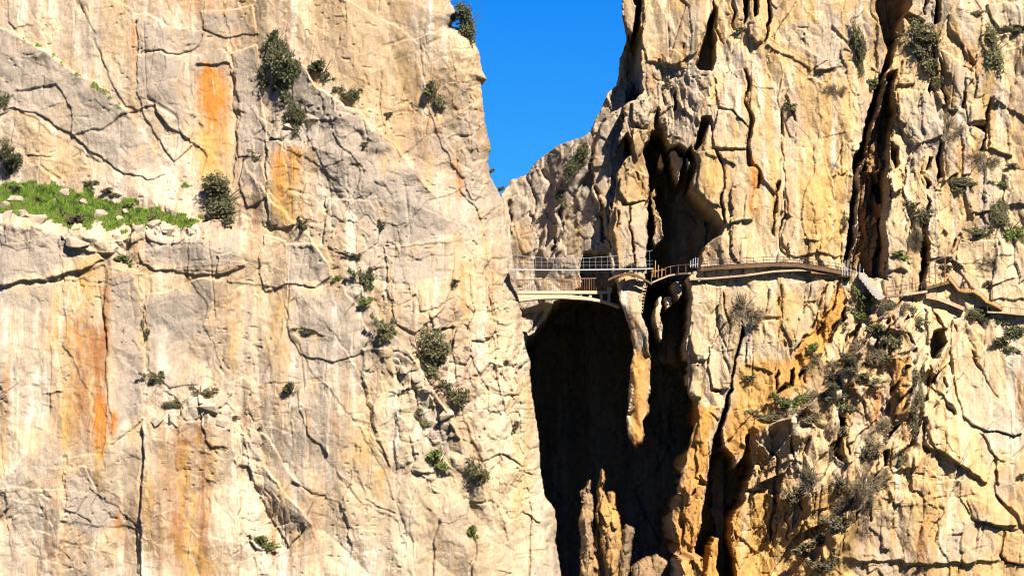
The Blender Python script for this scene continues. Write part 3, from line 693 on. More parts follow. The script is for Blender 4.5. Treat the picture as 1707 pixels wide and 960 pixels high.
for pts, dp in [([(1555, 60), (1562, 70), (1556, 110), (1560, 150), (1554, 170), (1552, 120)], -3.5), ([(1604, 146), (1611, 148), (1608, 182), (1602, 178)], -3), ([(1652, 160), (1654, 170), (1650, 205), (1640, 240), (1646, 254), (1632, 250), (1640, 220), (1618, 206), (1644, 204)], -3), ([(1565, 222), (1572, 232), (1574, 290), (1566, 308), (1564, 270)], -4),
                ([(1547, 320), (1552, 330), (1548, 380), (1552, 416), (1546, 480), (1534, 486), (1538, 430), (1540, 370)], -5), ([(1553, 260), (1560, 262), (1552, 286), (1547, 286)], -3.5), ([(1546, 296), (1556, 300), (1552, 312), (1545, 310)], -3), ([(1486, 232), (1498, 240), (1500, 270), (1492, 280), (1486, 260)], -3.5), ([(1464, 300), (1476, 290), (1478, 330), (1466, 334)], -3.5),
                ([(1555, 556), (1572, 551), (1582, 570), (1565, 597), (1550, 602), (1547, 582)], -5), ([(1506, 556), (1513, 558), (1524, 576), (1514, 572)], -3), ([(1500, 546), (1512, 536), (1508, 524), (1498, 550)], -3), ([(1539, 512), (1544, 516), (1546, 540), (1541, 538)], -3), ([(1530, 690), (1540, 692), (1537, 740), (1548, 756), (1534, 756), (1529, 740)], -2.5),
                ([(1391, 688), (1404, 700), (1400, 740), (1404, 776), (1394, 766), (1384, 750), (1396, 720)], -4), ([(1466, 754), (1478, 752), (1474, 780), (1464, 784)], -4), ([(1318, 612), (1326, 606), (1324, 640), (1312, 650)], -3), ([(1290, 640), (1296, 610), (1300, 620), (1292, 662)], -3), ([(1416, 852), (1426, 840), (1420, 872)], -3), ([(1436, 820), (1446, 830), (1442, 850)], -2.5),
                ([(1506, 16), (1520, 20), (1540, 40), (1536, 50), (1516, 44)], -4), ([(1543, -150), (1549, -150), (1545, 30), (1540, 30)], -3), ([(1556, -150), (1576, -150), (1568, 40), (1558, 46)], -3)]:
    R.poly(pts, dp, 2.2)
# proud panels
for pts, h, tx, ty, l in [([(1192, 254), (1240, 250), (1250, 300), (1254, 350), (1250, 372), (1214, 374), (1204, 340), (1210, 306)], .9, .4, 0, 'smooth cream panel beside the dark cave'), ([(1160, 256), (1188, 254), (1198, 280), (1208, 308), (1202, 350), (1180, 340), (1166, 320)], .9, 0, 0, None),
                          ([(1190, 130), (1236, 118), (1244, 160), (1240, 212), (1216, 188), (1196, 184)], .8, .3, 0, None), ([(1196, 188), (1214, 188), (1246, 216), (1248, 248), (1188, 250), (1184, 220)], 1.1, .5, 0, None), ([(1246, 130), (1300, 76), (1306, 150), (1304, 240), (1304, 290), (1290, 330), (1264, 300), (1250, 250)], .7, .3, 0, 'tall pale panel crossed by a cable'),
                          ([(1278, 74), (1300, 66), (1380, 100), (1352, 124), (1310, 96)], .5, 0, -.5, None), ([(1312, 150), (1350, 130), (1400, 160), (1424, 240), (1410, 340), (1408, 430), (1316, 426), (1306, 390), (1314, 320), (1306, 240)], .5, -.2, 0, 'broad yellow face above the boardwalk'), ([(1074, 0), (1190, -60), (1192, 24), (1176, 46), (1160, 86), (1130, 110), (1082, 100), (1072, 60)], .8, .2, 0, 'streaked upper face beside the sky'),
                          ([(1100, 96), (1118, 78), (1138, 92), (1138, 112), (1108, 112)], 1.0, 0, 0, None), ([(1260, 34), (1268, 30), (1272, 70), (1250, 70), (1246, 40)], 1.1, 0, 0, None), ([(1052, 168), (1080, 156), (1082, 206), (1066, 214), (1052, 196)], 1.3, 0, 0, None), ([(1052, 212), (1080, 216), (1074, 240), (1064, 262), (1056, 236)], 1.2, 0, 0, None),
                          ([(1036, 296), (1054, 280), (1080, 290), (1080, 330), (1048, 338), (1034, 320)], 1.4, 0, 0, None), ([(1030, 344), (1050, 340), (1056, 440), (1026, 446), (1022, 380)], 1.5, 0, 0, 'left half of the grey pillar by the footbridge'), ([(1052, 342), (1078, 330), (1082, 400), (1082, 446), (1058, 446)], 1.2, 0, 0, 'right half of the grey pillar by the footbridge'),
                          ([(1155, 470), (1210, 474), (1214, 540), (1196, 560), (1180, 600), (1160, 600), (1148, 560)], .9, .4, 0, 'pale face under the boardwalk left of a dry shrub'), ([(1184, 572), (1226, 560), (1226, 590), (1210, 650), (1186, 652), (1182, 610)], .9, .3, 0, None), ([(1152, 606), (1170, 606), (1168, 662), (1150, 660)], .8, 0, 0, None), ([(1162, 680), (1204, 676), (1196, 720), (1184, 760), (1176, 800), (1156, 796), (1158, 740)], 1.0, .3, 0, None),
                          ([(1138, 810), (1174, 806), (1172, 870), (1156, 916), (1140, 900), (1138, 850)], 1.1, .5, 0, 'orange pillar foot between the two dark clefts'), ([(1124, 920), (1158, 920), (1150, 970), (1150, 1200), (1126, 1200)], 20.0, 0, 0, None), ([(1244, 560), (1296, 500), (1300, 590), (1290, 620), (1244, 610)], .5, 0, 0, None), ([(1304, 470), (1400, 470), (1366, 540), (1320, 590), (1306, 540)], .6, 0, 0, None),
                          ([(1312, 700), (1356, 700), (1334, 770), (1322, 766)], .9, 0, 0, None), ([(1362, 704), (1392, 700), (1384, 740), (1340, 790), (1338, 770)], .8, 0, 0, None), ([(1262, 730), (1278, 740), (1290, 770), (1270, 780), (1260, 760)], .9, 0, 0, None), ([(1284, 728), (1312, 706), (1318, 764), (1296, 770)], .8, 0, 0, None), ([(1242, 780), (1266, 776), (1270, 812), (1244, 812)], .9, 0, 0, None), ([(1242, 822), (1290, 820), (1288, 870), (1262, 920), (1230, 890), (1232, 850)], .7, 0, 0, None),
                          ([(1456, 480), (1486, 500), (1494, 530), (1470, 560), (1452, 540)], 1.2, 0, 0, 'pale boulder face under the stone steps'), ([(1424, 545), (1440, 540), (1432, 590), (1406, 606), (1396, 604)], 1.1, 0, 0, None), ([(1455, 590), (1480, 548), (1486, 552), (1450, 612), (1440, 620)], 1.0, 0, 0, None), ([(1396, 700), (1410, 650), (1460, 640), (1454, 700), (1430, 720), (1408, 740)], 1.0, 0, 0, None), ([(1400, 728), (1418, 722), (1414, 770), (1404, 776)], 1.0, 0, 0, None),
                          ([(1484, 740), (1508, 736), (1520, 780), (1480, 790), (1476, 760)], 1.1, 0, 0, None), ([(1476, 600), (1512, 590), (1520, 640), (1506, 690), (1488, 690)], 1.0, 0, 0, 'ochre block below the shrubs'), ([(1546, 640), (1566, 600), (1584, 576), (1590, 650), (1590, 690), (1570, 660)], .9, 0, 0, None), ([(1540, 520), (1560, 520), (1580, 550), (1556, 556), (1546, 580)], .9, 0, 0, None),
                          ([(1584, 530), (1606, 520), (1660, 620), (1700, 720), (1640, 720), (1600, 690), (1590, 600)], 1.0, .3, 0, 'long grey rib slanting down to the right'), ([(1532, 700), (1540, 690), (1600, 720), (1626, 722), (1656, 764), (1640, 806), (1592, 777), (1552, 752)], .9, 0, .5, 'slab above a slanting overhang'), ([(1630, 722), (1720, 720), (1720, 880), (1697, 872), (1657, 826), (1660, 768)], .7, 0, .3, None), ([(1600, 830), (1650, 826), (1690, 874), (1664, 878), (1612, 864)], .7, 0, .6, None),
                          ([(1400, 850), (1440, 860), (1450, 830), (1480, 800), (1600, 800), (1606, 866), (1664, 884), (1660, 934), (1540, 936), (1400, 926)], .5, 0, .2, 'broad smooth slab low on the right'), ([(1670, 884), (1720, 890), (1720, 942), (1674, 938), (1664, 926)], .7, 0, 0, None), ([(1558, 66), (1570, 72), (1574, 120), (1580, 176), (1570, 176), (1560, 140), (1556, 100)], 1.3, 0, 0, 'slender pale pillar with shadowed sides'), ([(1572, 84), (1602, 108), (1620, 124), (1606, 150), (1596, 184), (1582, 180), (1576, 130)], .8, 0, 0, None),
                          ([(1606, 126), (1640, 112), (1670, 82), (1720, 76), (1720, 200), (1660, 170), (1646, 200), (1612, 204)], .8, 0, 0, None), ([(1656, 160), (1672, 156), (1690, 200), (1690, 260), (1646, 250), (1650, 206)], .9, 0, 0, None), ([(1600, 206), (1618, 208), (1636, 240), (1622, 290), (1608, 292), (1600, 240)], .9, 0, 0, None), ([(1572, 230), (1592, 230), (1600, 290), (1576, 306), (1574, 260)], .9, 0, 0, None), ([(1514, 256), (1534, 246), (1540, 290), (1530, 340), (1508, 350), (1500, 320)], .9, 0, 0, None),
                          ([(1478, 284), (1490, 276), (1504, 310), (1486, 322), (1480, 310)], 1.4, 0, 0, 'white block beside the brown cleft'), ([(1480, 340), (1500, 330), (1514, 372), (1510, 450), (1480, 450), (1476, 400)], .8, 0, 0, None), ([(1548, 364), (1582, 356), (1606, 330), (1610, 376), (1590, 430), (1550, 430)], 1.0, 0, 0, 'pale block behind the red railing'), ([(1612, 300), (1642, 310), (1650, 350), (1614, 356)], .8, 0, 0, None), ([(1672, 290), (1720, 280), (1720, 340), (1676, 340)], .8, 0, 0, None),
                          ([(1600, 400), (1690, 396), (1720, 420), (1720, 500), (1640, 500), (1596, 450)], .5, 0, 0, None), ([(1582, 24), (1620, 10), (1640, 30), (1640, 80), (1624, 110), (1600, 80), (1584, 50)], .9, 0, 0, None), ([(1640, 10), (1720, 10), (1720, 46), (1660, 54)], .9, 0, 0, None), ([(1504, 100), (1522, 96), (1528, 140), (1500, 144)], .9, 0, 0, None), ([(1488, 156), (1530, 150), (1576, 160), (1570, 220), (1520, 240), (1490, 200)], .8, 0, 0, None)]:
    R.poly(pts, h, 4.5, tx, ty, part=RP if (max(p[1] for p in pts) - min(p[1] for p in pts)) > 1.6 * (max(p[0] for p in pts) - min(p[0] for p in pts)) else S, label=l)
_m = smooth((seg_dist(R.x, R.y, [(1440, 480), (1620, 520), (1560, 700), (1480, 800), (1400, 980), (1230, 980), (1250, 720), (1380, 640), (1440, 480)])[0]) / 30) * inside(R.x, R.y, [(1440, 480), (1620, 520), (1560, 700), (1480, 800), (1400, 980), (1230, 980), (1250, 720), (1380, 640)])
R.d += _m * (1.5 * crease(R.x, R.y, 46, 190, 3471, .62) + .7 * crease(R.x, R.y, 20, 90, 3477, .55))
_h, _e = facets(R.x * .85 + R.y * .53, R.y * .85 - R.x * .53, 34, 130, 3481, .5)
R.d -= _m * .9 * _h
R.edge([(1510, 484), (1470, 530), (1430, 580), (1380, 640), (1320, 690), (1250, 716)], 'D', 6.5, 70)
R.edge([(1545, 590), (1500, 680), (1450, 770), (1400, 850), (1350, 930), (1330, 980)], 'R', 5.0, 60)
R.edge([(1420, 690), (1390, 760), (1350, 820), (1310, 900)], 'R', 1.8, 40)
for _p in [[(1494, 516), (1462, 560), (1430, 622)], [(1480, 560), (1450, 604), (1410, 660)], [(1526, 580), (1500, 620), (1470, 690)], [(1440, 540), (1410, 590), (1370, 640)], [(1420, 500), (1390, 560), (1340, 620), (1290, 660)], [(1400, 700), (1380, 760), (1340, 830)], [(1500, 690), (1470, 740), (1440, 800)], [(1560, 620), (1530, 690), (1500, 760)]]:
    R.crack(_p, 5.0, 2.6)
# cracks and overhangs
for pts, w_, d_ in [([(1238, 117), (1245, 141), (1240, 168), (1248, 200), (1245, 240), (1252, 275), (1261, 308), (1256, 348), (1252, 370)], 4.5, 1.6), ([(1190, 251), (1198, 275), (1209, 306), (1203, 340), (1209, 365), (1214, 378)], 3.5, 1.4), ([(1192, 252), (1216, 254), (1240, 250)], 1.6, .6),
                    ([(1306, 143), (1312, 165), (1322, 187), (1335, 215)], 3, .9), ([(1306, 187), (1303, 240), (1306, 280), (1292, 321), (1287, 356), (1287, 391), (1295, 424)], 4.5, 1.6), ([(1311, 313), (1303, 370), (1300, 391), (1311, 427)], 2.6, .9), ([(1225, -60), (1224, 20), (1221, 52)], 3, 1.2), ([(1200, -60), (1196, 20), (1202, 64), (1210, 74)], 3, 1.0),
                    ([(1118, 60), (1119, 82)], 2.2, .8), ([(1141, 70), (1140, 112)], 2.6, .9), ([(1206, 484), (1209, 515), (1217, 545)], 3, 1.0), ([(1184, 596), (1181, 632), (1187, 651), (1200, 652)], 3, 1.0), ([(1162, 607), (1157, 653), (1164, 668)], 2.8, 1.0), ([(1173, 618), (1168, 664)], 2.2, .8), ([(1300, 480), (1298, 534), (1309, 588)], 3.2, 1.0), ([(1246, 542), (1244, 602)], 2, .7),
                    ([(1311, 700), (1320, 762)], 2.6, .9), ([(1360, 700), (1345, 740), (1333, 770)], 2.2, .8), ([(1279, 741), (1290, 762), (1292, 816), (1290, 873), (1279, 906)], 3, 1.0), ([(1241, 816), (1256, 817), (1270, 816)], 3, 1.2), ([(1567, 95), (1572, 130), (1580, 175)], 4, 1.4), ([(1597, 65), (1606, 78), (1615, 90), (1622, 110)], 3.2, 1.0), ([(1600, 107), (1622, 122)], 2.6, .9),
                    ([(1597, 235), (1602, 280), (1607, 297)], 3.4, 1.3), ([(1592, 395), (1587, 432)], 3, 1.0), ([(1610, 330), (1613, 360), (1606, 380)], 1.6, .5), ([(1555, 517), (1565, 540), (1575, 555)], 3.4, 1.2), ([(1552, 625), (1562, 650), (1570, 670), (1587, 692)], 3.6, 1.3), ([(1545, 610), (1547, 665)], 4, 1.5), ([(1572, 630), (1580, 646)], 4, 1.3), ([(1584, 600), (1588, 620)], 3.4, 1.2), ([(1586, 534), (1600, 556), (1620, 590), (1640, 630), (1660, 660)], 2.4, .7),
                    ([(1660, 785), (1664, 815)], 3.2, 1.0), ([(1657, 827), (1676, 850), (1697, 872), (1712, 884)], 3, 1.2), ([(1667, 882), (1662, 927), (1670, 937), (1695, 942)], 2.4, .9), ([(1610, 826), (1610, 864)], 1.6, .5), ([(1180, 200), (1184, 222)], 3, 1.0), ([(1170, 60), (1160, 100)], 2, .5), ([(1054, 280), (1066, 300), (1078, 330)], 3.5, 1.3), ([(1048, 280), (1049, 300)], 2.2, .8),
                    ([(1056, 342), (1054, 380), (1058, 410), (1056, 445)], 2.2, .9), ([(1034, 350), (1028, 380)], 2.2, .7), ([(1012, 386), (1018, 420)], 2.5, .9), ([(1157, 816), (1142, 850), (1138, 880)], 2.5, 1.0), ([(1139, 832), (1140, 900)], 2, .8), ([(1380, 470), (1360, 530), (1330, 580), (1310, 640)], 3, 1.2), ([(1400, 480), (1386, 520), (1360, 560)], 3.4, 1.2), ([(1350, 600), (1342, 630), (1346, 640)], 2.8, 1.0),
                    ([(1476, 700), (1486, 700), (1500, 692)], 3, 1.0), ([(1408, 740), (1412, 760)], 2, .8), ([(1440, 690), (1456, 680)], 1.5, .5), ([(1390, 820), (1392, 850), (1400, 872)], 2.6, .9), ([(1330, 800), (1336, 850), (1326, 900)], 2.4, .9), ([(1310, 850), (1312, 900), (1300, 950)], 2.6, .9), ([(1358, 820), (1352, 880), (1360, 940)], 2.2, .8), ([(1444, 830), (1446, 872)], 3, 1.2), ([(1206, 760), (1196, 850)], 2, .6)]:
    R.crack(pts, w_, d_)
for pts, h, l in [([(1211, 184), (1226, 198), (1245, 214)], .9, 22), ([(1358, 124), (1375, 120), (1395, 112)], 1.1, 20), ([(1336, 396), (1342, 402), (1368, 402)], .4, 14), ([(1530, 722), (1532, 742), (1552, 752), (1592, 777), (1634, 806)], 1.0, 34), ([(1595, 720), (1627, 722), (1657, 762), (1672, 770)], .6, 26), ([(1610, 866), (1632, 868), (1667, 881), (1697, 880)], 1.2, 30),
                  ([(1397, 927), (1487, 934), (1535, 937), (1600, 939), (1660, 936), (1672, 940)], .45, 20), ([(1600, 938), (1624, 938)], .5, 10), ([(1430, 917), (1456, 921)], .3, 12), ([(1180, 688), (1192, 692), (1200, 698)], .6, 14), ([(1480, 322), (1494, 320), (1504, 312)], .6, 12), ([(1340, 504), (1362, 506)], .5, 16), ([(1546, 828), (1560, 826)], .3, 10), ([(1662, 516), (1700, 480)], .15, 10), ([(1560, 460), (1600, 440), (1640, 430)], .25, 14),
                  ([(1480, 884), (1498, 878)], .25, 10), ([(1404, 298), (1416, 286)], .5, 12), ([(1388, 300), (1400, 296)], .4, 12), ([(1286, 562), (1290, 560)], .2, 8), ([(1660, 424), (1690, 422)], .5, 12), ([(1640, 478), (1670, 470), (1700, 464)], .45, 14), ([(1232, 740), (1246, 742)], .8, 10), ([(1110, 300), (1120, 320)], .3, 8)]:
    R.edge(pts, 'U', h, l)
# stains
for g in [[(1060, 120), (1110, 100), (1170, 110), (1210, 60), (1250, 80), (1230, 116), (1190, 134), (1180, 190), (1150, 240), (1110, 230), (1080, 210), (1052, 210), (1020, 300), (1000, 300), (1040, 170)], [(1290, 40), (1400, 20), (1420, 140), (1370, 120), (1300, 80)], [(1310, 140), (1340, 140), (1350, 230), (1320, 260)], [(1574, 86), (1620, 124), (1590, 184), (1578, 130)],
          [(1500, 150), (1580, 160), (1570, 230), (1510, 330), (1496, 250)], [(1590, 540), (1640, 610), (1700, 700), (1640, 740), (1600, 690)], [(1030, 340), (1080, 336), (1082, 446), (1026, 446)], [(1640, 10), (1720, 10), (1720, 46), (1660, 54)], [(1582, 24), (1620, 10), (1640, 80), (1600, 80)], [(1575, 236), (1592, 232), (1600, 290), (1578, 304)], [(1150, 480), (1190, 480), (1170, 560), (1150, 560)], [(1076, 10), (1180, 0), (1160, 80), (1090, 90)]]:
    R.paint(g, (0.47, 0.40, 0.32), .6, 12)
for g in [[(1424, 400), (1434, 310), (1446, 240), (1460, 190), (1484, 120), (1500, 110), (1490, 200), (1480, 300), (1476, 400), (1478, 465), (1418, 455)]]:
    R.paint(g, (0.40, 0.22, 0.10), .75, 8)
for g in [[(1390, 480), (1430, 476), (1400, 560), (1340, 620), (1280, 720), (1216, 780), (1200, 720), (1230, 600), (1320, 590)], [(1130, 800), (1180, 760), (1200, 680), (1160, 670), (1158, 740), (1118, 860), (1110, 1200), (1230, 1200), (1250, 800), (1170, 900)], [(1470, 590), (1516, 590), (1510, 690), (1480, 700)], [(1548, 640), (1568, 596), (1582, 576), (1584, 610), (1560, 620)], [(1400, 600), (1420, 560), (1410, 640), (1390, 640)], [(1044, 580), (1086, 570), (1086, 750), (1044, 750)], [(1140, 660), (1206, 670), (1180, 800), (1174, 910), (1120, 910), (1130, 800)], [(1226, 700), (1262, 780), (1240, 900), (1222, 1000), (1300, 1000), (1290, 760)], [(1330, 560), (1400, 480), (1428, 500), (1350, 640), (1290, 700)]]:
    R.paint(g, (0.60, 0.30, 0.07), .85, 14)
for g in [[(1280, 700), (1400, 690), (1400, 800), (1300, 800), (1250, 830)], [(1600, 380), (1720, 380), (1720, 560), (1620, 560)], [(1150, 470), (1230, 560), (1210, 650), (1150, 660)]]:
    R.paint(g, (0.68, 0.54, 0.36), .6, 24)
for g in [[(1230, 780), (1300, 820), (1400, 800), (1440, 860), (1400, 1200), (1230, 1200)], [(1320, 300), (1420, 260), (1408, 440), (1330, 440)]]:
    R.paint(g, (0.66, 0.41, 0.13), .7, 30)
for a in [(1400, 280, 450, 14, OCHRE, .7), (1350, 260, 430, 20, OCHRE, .3), (1222, 200, 250, 14, OCHRE, .5), (1255, 250, 340, 6, ORANGE, .7), (1250, 320, 370, 5, ORANGE, .7), (1190, 250, 340, 8, OCHRE, .5), (1085, 100, 140, 12, RUST, .7), (1540, 720, 960, 30, OCHRE, .35), (1430, 800, 940, 24, OCHRE, .45), (1610, 60, 120, 10, ORANGE, .55), (1625, 90, 130, 8, ORANGE, .5), (1540, 860, 960, 12, ORANGE, .35),
          (1600, 920, 1000, 60, OCHRE, .5), (1640, 560, 720, 30, OCHRE, .3), (1700, 600, 720, 10, RUST, .3), (1690, 240, 330, 20, OCHRE, .4), (1690, 760, 860, 20, RUST, .2), (1460, 640, 720, 10, ORANGE, .5), (1320, 480, 600, 40, OCHRE, .4), (1260, 600, 720, 30, OCHRE, .5), (1170, 380, 440, 16, ORANGE, .5), (1205, 380, 436, 10, RUST, .3), (1630, 120, 210, 20, OCHRE, .4), (1180, 260, 350, 20, OCHRE, .25),
          (1105, 0, 110, 8, OCHRE, .3), (1140, 0, 110, 8, TAN, .5), (1265, 80, 240, 8, WHITE, .5), (1280, 80, 240, 6, TAN, .45), (1590, 760, 930, 12, WHITE, .4), (1480, 850, 930, 12, OCHRE, .4)]:
    R.streak(a[0], a[1], a[2], a[3], a[4], a[5], 6.0, int(a[0]))

R.weather((0.58, 0.30, 0.09), .6, (0.60, 0.38, 0.15), .5)
EDGE_R = [(1040, -200), (1040, -20), (1037, 20), (1041, 40), (1047, 52), (1039, 70), (1037, 100), (1032, 130), (1029, 152), (1038, 164), (1041, 190), (1036, 214), (1026, 250), (1020, 290), (1018, 350), (1015, 400), (1018, 440), (1030, 466), (1034, 500), (1042, 526), (1052, 550), (1056, 590), (1051, 614), (1049, 660), (1045, 700), (1047, 725), (1058, 744), (1072, 735), (1082, 690), (1084, 650), (1083, 592), (1100, 586), (1130, 592), (1146, 600), (1147, 656), (1160, 668), (1160, 700), (1150, 740), (1138, 770), (1132, 806), (1124, 836), (1117, 872), (1120, 900), (1128, 906), (1118, 930), (1114, 1300), (1900, 1300), (1900, -200)]
jx = R.x + 2.5 * fbm(R.x / 12, R.y / 14, 951, 3); jy = R.y + 2.5 * fbm(R.x / 12, R.y / 14, 957, 3)
maskR = inside(jx, jy, EDGE_R)
de = seg_dist(jx, jy, EDGE_R[1:-3])[0]
R.d += 1.0 * np.exp(-de / 5.0)
R.solve(0.0, maskR, 14.0, 0.06)
cliff_right = R.build('cliff_right', ROCK)
tag(cliff_right, 'fractured yellow limestone cliff right of the gorge', None, None, 'structure')

# ================================================================== ROCK PINNACLES AT THE GORGE MOUTH
def patch(name, pts, depth, seed, c1, c2, label, group):
    X = [p[0] for p in pts]; Y = [min(p[1], 985) for p in pts]
    F = Field(min(X) - 6, max(X) + 6, min(Y) - 6, 985, 1.3, seed, 0.7)
    F.d += depth
    ins = inside(F.wx, F.wy, pts)
    dist = seg_dist(F.wx, F.wy, list(pts) + [pts[0]])[0]
    F.d += 1.1 * np.exp(-dist / 6.0)
    h, e = facets(F.wx, F.wy, 12, 34, seed + 3, .8); F.d -= .28 * h
    h, e = facets(F.wx, F.wy, 6, 11, seed + 9, .8); F.d -= .10 * h
    n = smooth(.5 + fbm(F.wx / 16, F.wy / 50, seed + 5, 3))[..., None]
    F.col = (np.array(c1) * n + np.array(c2) * (1 - n)) * (1 + .15 * fbm(F.wx / 5, F.wy / 6, seed + 8, 2)[..., None])
    F.solve(depth, ins, 2.5, 0.0)
    o = F.build(name, ROCK)
    return tag(o, label, 'rock', group)
GP = 'rock pinnacles at the foot of the gorge'
patch('rock_pinnacle', [(978, 806), (984, 796), (981, 818), (990, 826), (986, 850), (990, 880), (994, 940), (992, 1300), (972, 1300), (970, 900), (963, 866), (970, 840), (967, 818)], 2.5, 4100, (.46, .30, .14), (.34, .24, .15), 'leftmost slim brown pinnacle in the dark gorge mouth', GP)
patch('rock_pinnacle', [(1000, 806), (1005, 778), (1009, 792), (1006, 814), (1016, 838), (1018, 822), (1027, 822), (1027, 846), (1034, 870), (1036, 900), (1030, 950), (1028, 1300), (1006, 1300), (1008, 940), (998, 890), (989, 856), (996, 838)], 2.0, 4200, (.58, .34, .11), (.46, .28, .12), 'tallest bright ochre pinnacle with a square tip in the gorge mouth', GP)
patch('rock_pinnacle', [(984, 880), (992, 862), (1004, 852), (1014, 884), (1034, 892), (1044, 930), (1046, 1300), (968, 1300), (974, 930)], 4.2, 4500, (.42, .27, .11), (.32, .20, .09), 'broad broken brown rock mass behind the slim pinnacles', GP)
patch('rock_pinnacle', [(1036, 888), (1044, 876), (1058, 882), (1056, 910), (1050, 960), (1050, 1300), (1028, 1300), (1033, 930)], 3.2, 4300, (.30, .21, .12), (.24, .17, .11), 'dull brown leaning pinnacle right of the bright ochre one', GP)
patch('rock_pinnacle', [(1058, 946), (1066, 936), (1090, 927), (1100, 922), (1112, 936), (1118, 1300), (1052, 1300)], 2.2, 4400, (.40, .25, .13), (.34, .23, .13), 'broad low brown rock at the bottom edge of the gorge', GP)

# ================================================================== MESH HELPERS FOR BUILT THINGS
def link(name, bm, mat, parent=None):
    me = bpy.data.meshes.new(name)
    bm.normal_update(); bm.to_mesh(me); bm.free()
    me.materials.append(mat)
    o = bpy.data.objects.new(name, me); COL.objects.link(o)
    if parent is not None:
        o.parent = parent; o.matrix_parent_inverse = Matrix.Translation(parent.location).inverted()
    return o
def empty(name, loc):
    o = bpy.data.objects.new(name, None); o.location = loc; o.empty_display_size = 0.3
    COL.objects.link(o)
    return o
def tube(bm, pts, r0, r1=None, n=6):
    r1 = r0 if r1 is None else r1
    rings = []
    for k, p in enumerate(pts):
        p = Vector(p)
        a = Vector(pts[max(k - 1, 0)]); b = Vector(pts[min(k + 1, len(pts) - 1)])
        t = (b - a).normalized()
        u = t.cross(Vector((0, 1, 0.13))).normalized(); v = t.cross(u)
        r = r0 + (r1 - r0) * k / max(len(pts) - 1, 1)
        rings.append([bm.verts.new(p + r * (math.cos(2 * math.pi * i / n) * u + math.sin(2 * math.pi * i / n) * v)) for i in range(n)])
    for A, B_ in zip(rings[:-1], rings[1:]):
        for i in range(n):
            bm.faces.new((A[i], A[(i + 1) % n], B_[(i + 1) % n], B_[i]))
    bm.faces.new(rings[0][::-1]); bm.faces.new(rings[-1])
def beam(bm, pts, depth, up, down=0.0):
    """slab that follows pts (its front edge), reaching depth metres into the rock, from z-down to z+up."""
    rings = []
    for p in pts:
        p = Vector(p)
        dz = down if not isinstance(down, list) else 0
        rings.append([bm.verts.new(p + Vector(o)) for o in ((0, 0, up), (0, depth, up), (0, depth, -dz), (0, 0, -dz))])
    for A, B_ in zip(rings[:-1], rings[1:]):
        for i in range(4):
            bm.faces.new((A[i], A[(i + 1) % 4], B_[(i + 1) % 4], B_[i]))
    bm.faces.new(rings[0][::-1]); bm.faces.new(rings[-1])
def box(bm, c, sx, sy, sz):
    r = bmesh.ops.create_cube(bm, size=1.0)
    for v in r['verts']:
        v.co = Vector((v.co.x * sx, v.co.y * sy, v.co.z * sz)) + Vector(c)
def sub(pts, n):
    """resample a px polyline in n pieces."""
    L_ = [0.0]
    for a, b in zip(pts[:-1], pts[1:]): L_.append(L_[-1] + math.hypot(b[0] - a[0], b[1] - a[1]))
    q = np.linspace(0, L_[-1], n + 1)
    return list(zip(np.interp(q, L_, [p[0] for p in pts]), np.interp(q, L_, [p[1] for p in pts])))
def along(F, pts, n, off, lo=None):
    """front edge of a walkway hugging the cliff F: world points, off metres out from the rock."""
    q = sub(pts, n)
    d = np.array([min(F.at(x, y + k).y for k in (-8, 0, 8, 14)) for x, y in q])
    d = np.array([d[max(0, i - 2):i + 3].min() for i in range(len(d))])
    d = np.convolve(np.pad(d, 3, 'edge'), np.ones(7) / 7, 'valid')
    if lo is not None: d = np.minimum(d, lo)
    return [P(x, y, dd - off) for (x, y), dd in zip(q, d)]
def curve_z(pts, xs):
    return np.interp(xs, [p[0] for p in pts], [p[1] for p in pts])

# ================================================================== OLD ARCH BRIDGE
BD = 7.5
xs = np.linspace(858, 1032, 30)
bridge = tag(empty('arch_bridge', P(945, 490, BD)), 'old concrete arch bridge with a rusty barred railing across the gorge', 'bridge')
ty = curve_z([(858, 489), (900, 488.5), (940, 490), (980, 495), (1010, 501), (1032, 509)], xs)
by = curve_z([(858, 503), (900, 498.5), (940, 497.5), (980, 500), (1010, 505), (1032, 513)], xs)
bm = bmesh.new()
rings = []
for x, t, b in zip(xs, ty, by):
    p, q = P(x, t, BD), P(x, b, BD)
    rings.append([bm.verts.new(v) for v in (p, p + Vector((0, 2.4, 0)), q + Vector((0, 2.4, 0)), q)])
for A, B_ in zip(rings[:-1], rings[1:]):
    for i in range(4): bm.faces.new((A[i], A[(i + 1) % 4], B_[(i + 1) % 4], B_[i]))
bm.faces.new(rings[0][::-1]); bm.faces.new(rings[-1])
link('arch_rib', bm, M['concrete'], bridge)
bm = bmesh.new(); beam(bm, [P(x, 487.5, BD - .12) for x in np.linspace(858, 1018, 12)], 2.3, .16, .14); link('deck', bm, M['concrete'], bridge)
for x0, y0, y1 in [(968, 489, 494), (984, 489, 497), (1002, 489, 500), (1015, 489, 504)]:
    bm = bmesh.new(); p = P(x0, (y0 + y1) / 2, BD + .3); box(bm, p, .3, .5, (y1 - y0 + 2) / PXM); link('spandrel_post', bm, M['concrete'], bridge)
bm = bmesh.new(); box(bm, P(1016, 484, BD + .4), .5, 1.0, .55); link('end_block', bm, M['concrete'], bridge)
bm = bmesh.new(); tube(bm, [P(x, 466.5 - 3.0 * (x - 860) / 160, BD) for x in np.linspace(858, 1012, 10)] + [P(1026, 458, BD - .4)], .055); top_rail = link('top_rail', bm, M['rust'], bridge)
bm = bmesh.new(); tube(bm, [P(x, 485.2, BD) for x in np.linspace(860, 1012, 8)], .05); link('bottom_rail', bm, M['rust'], bridge)
bar = None
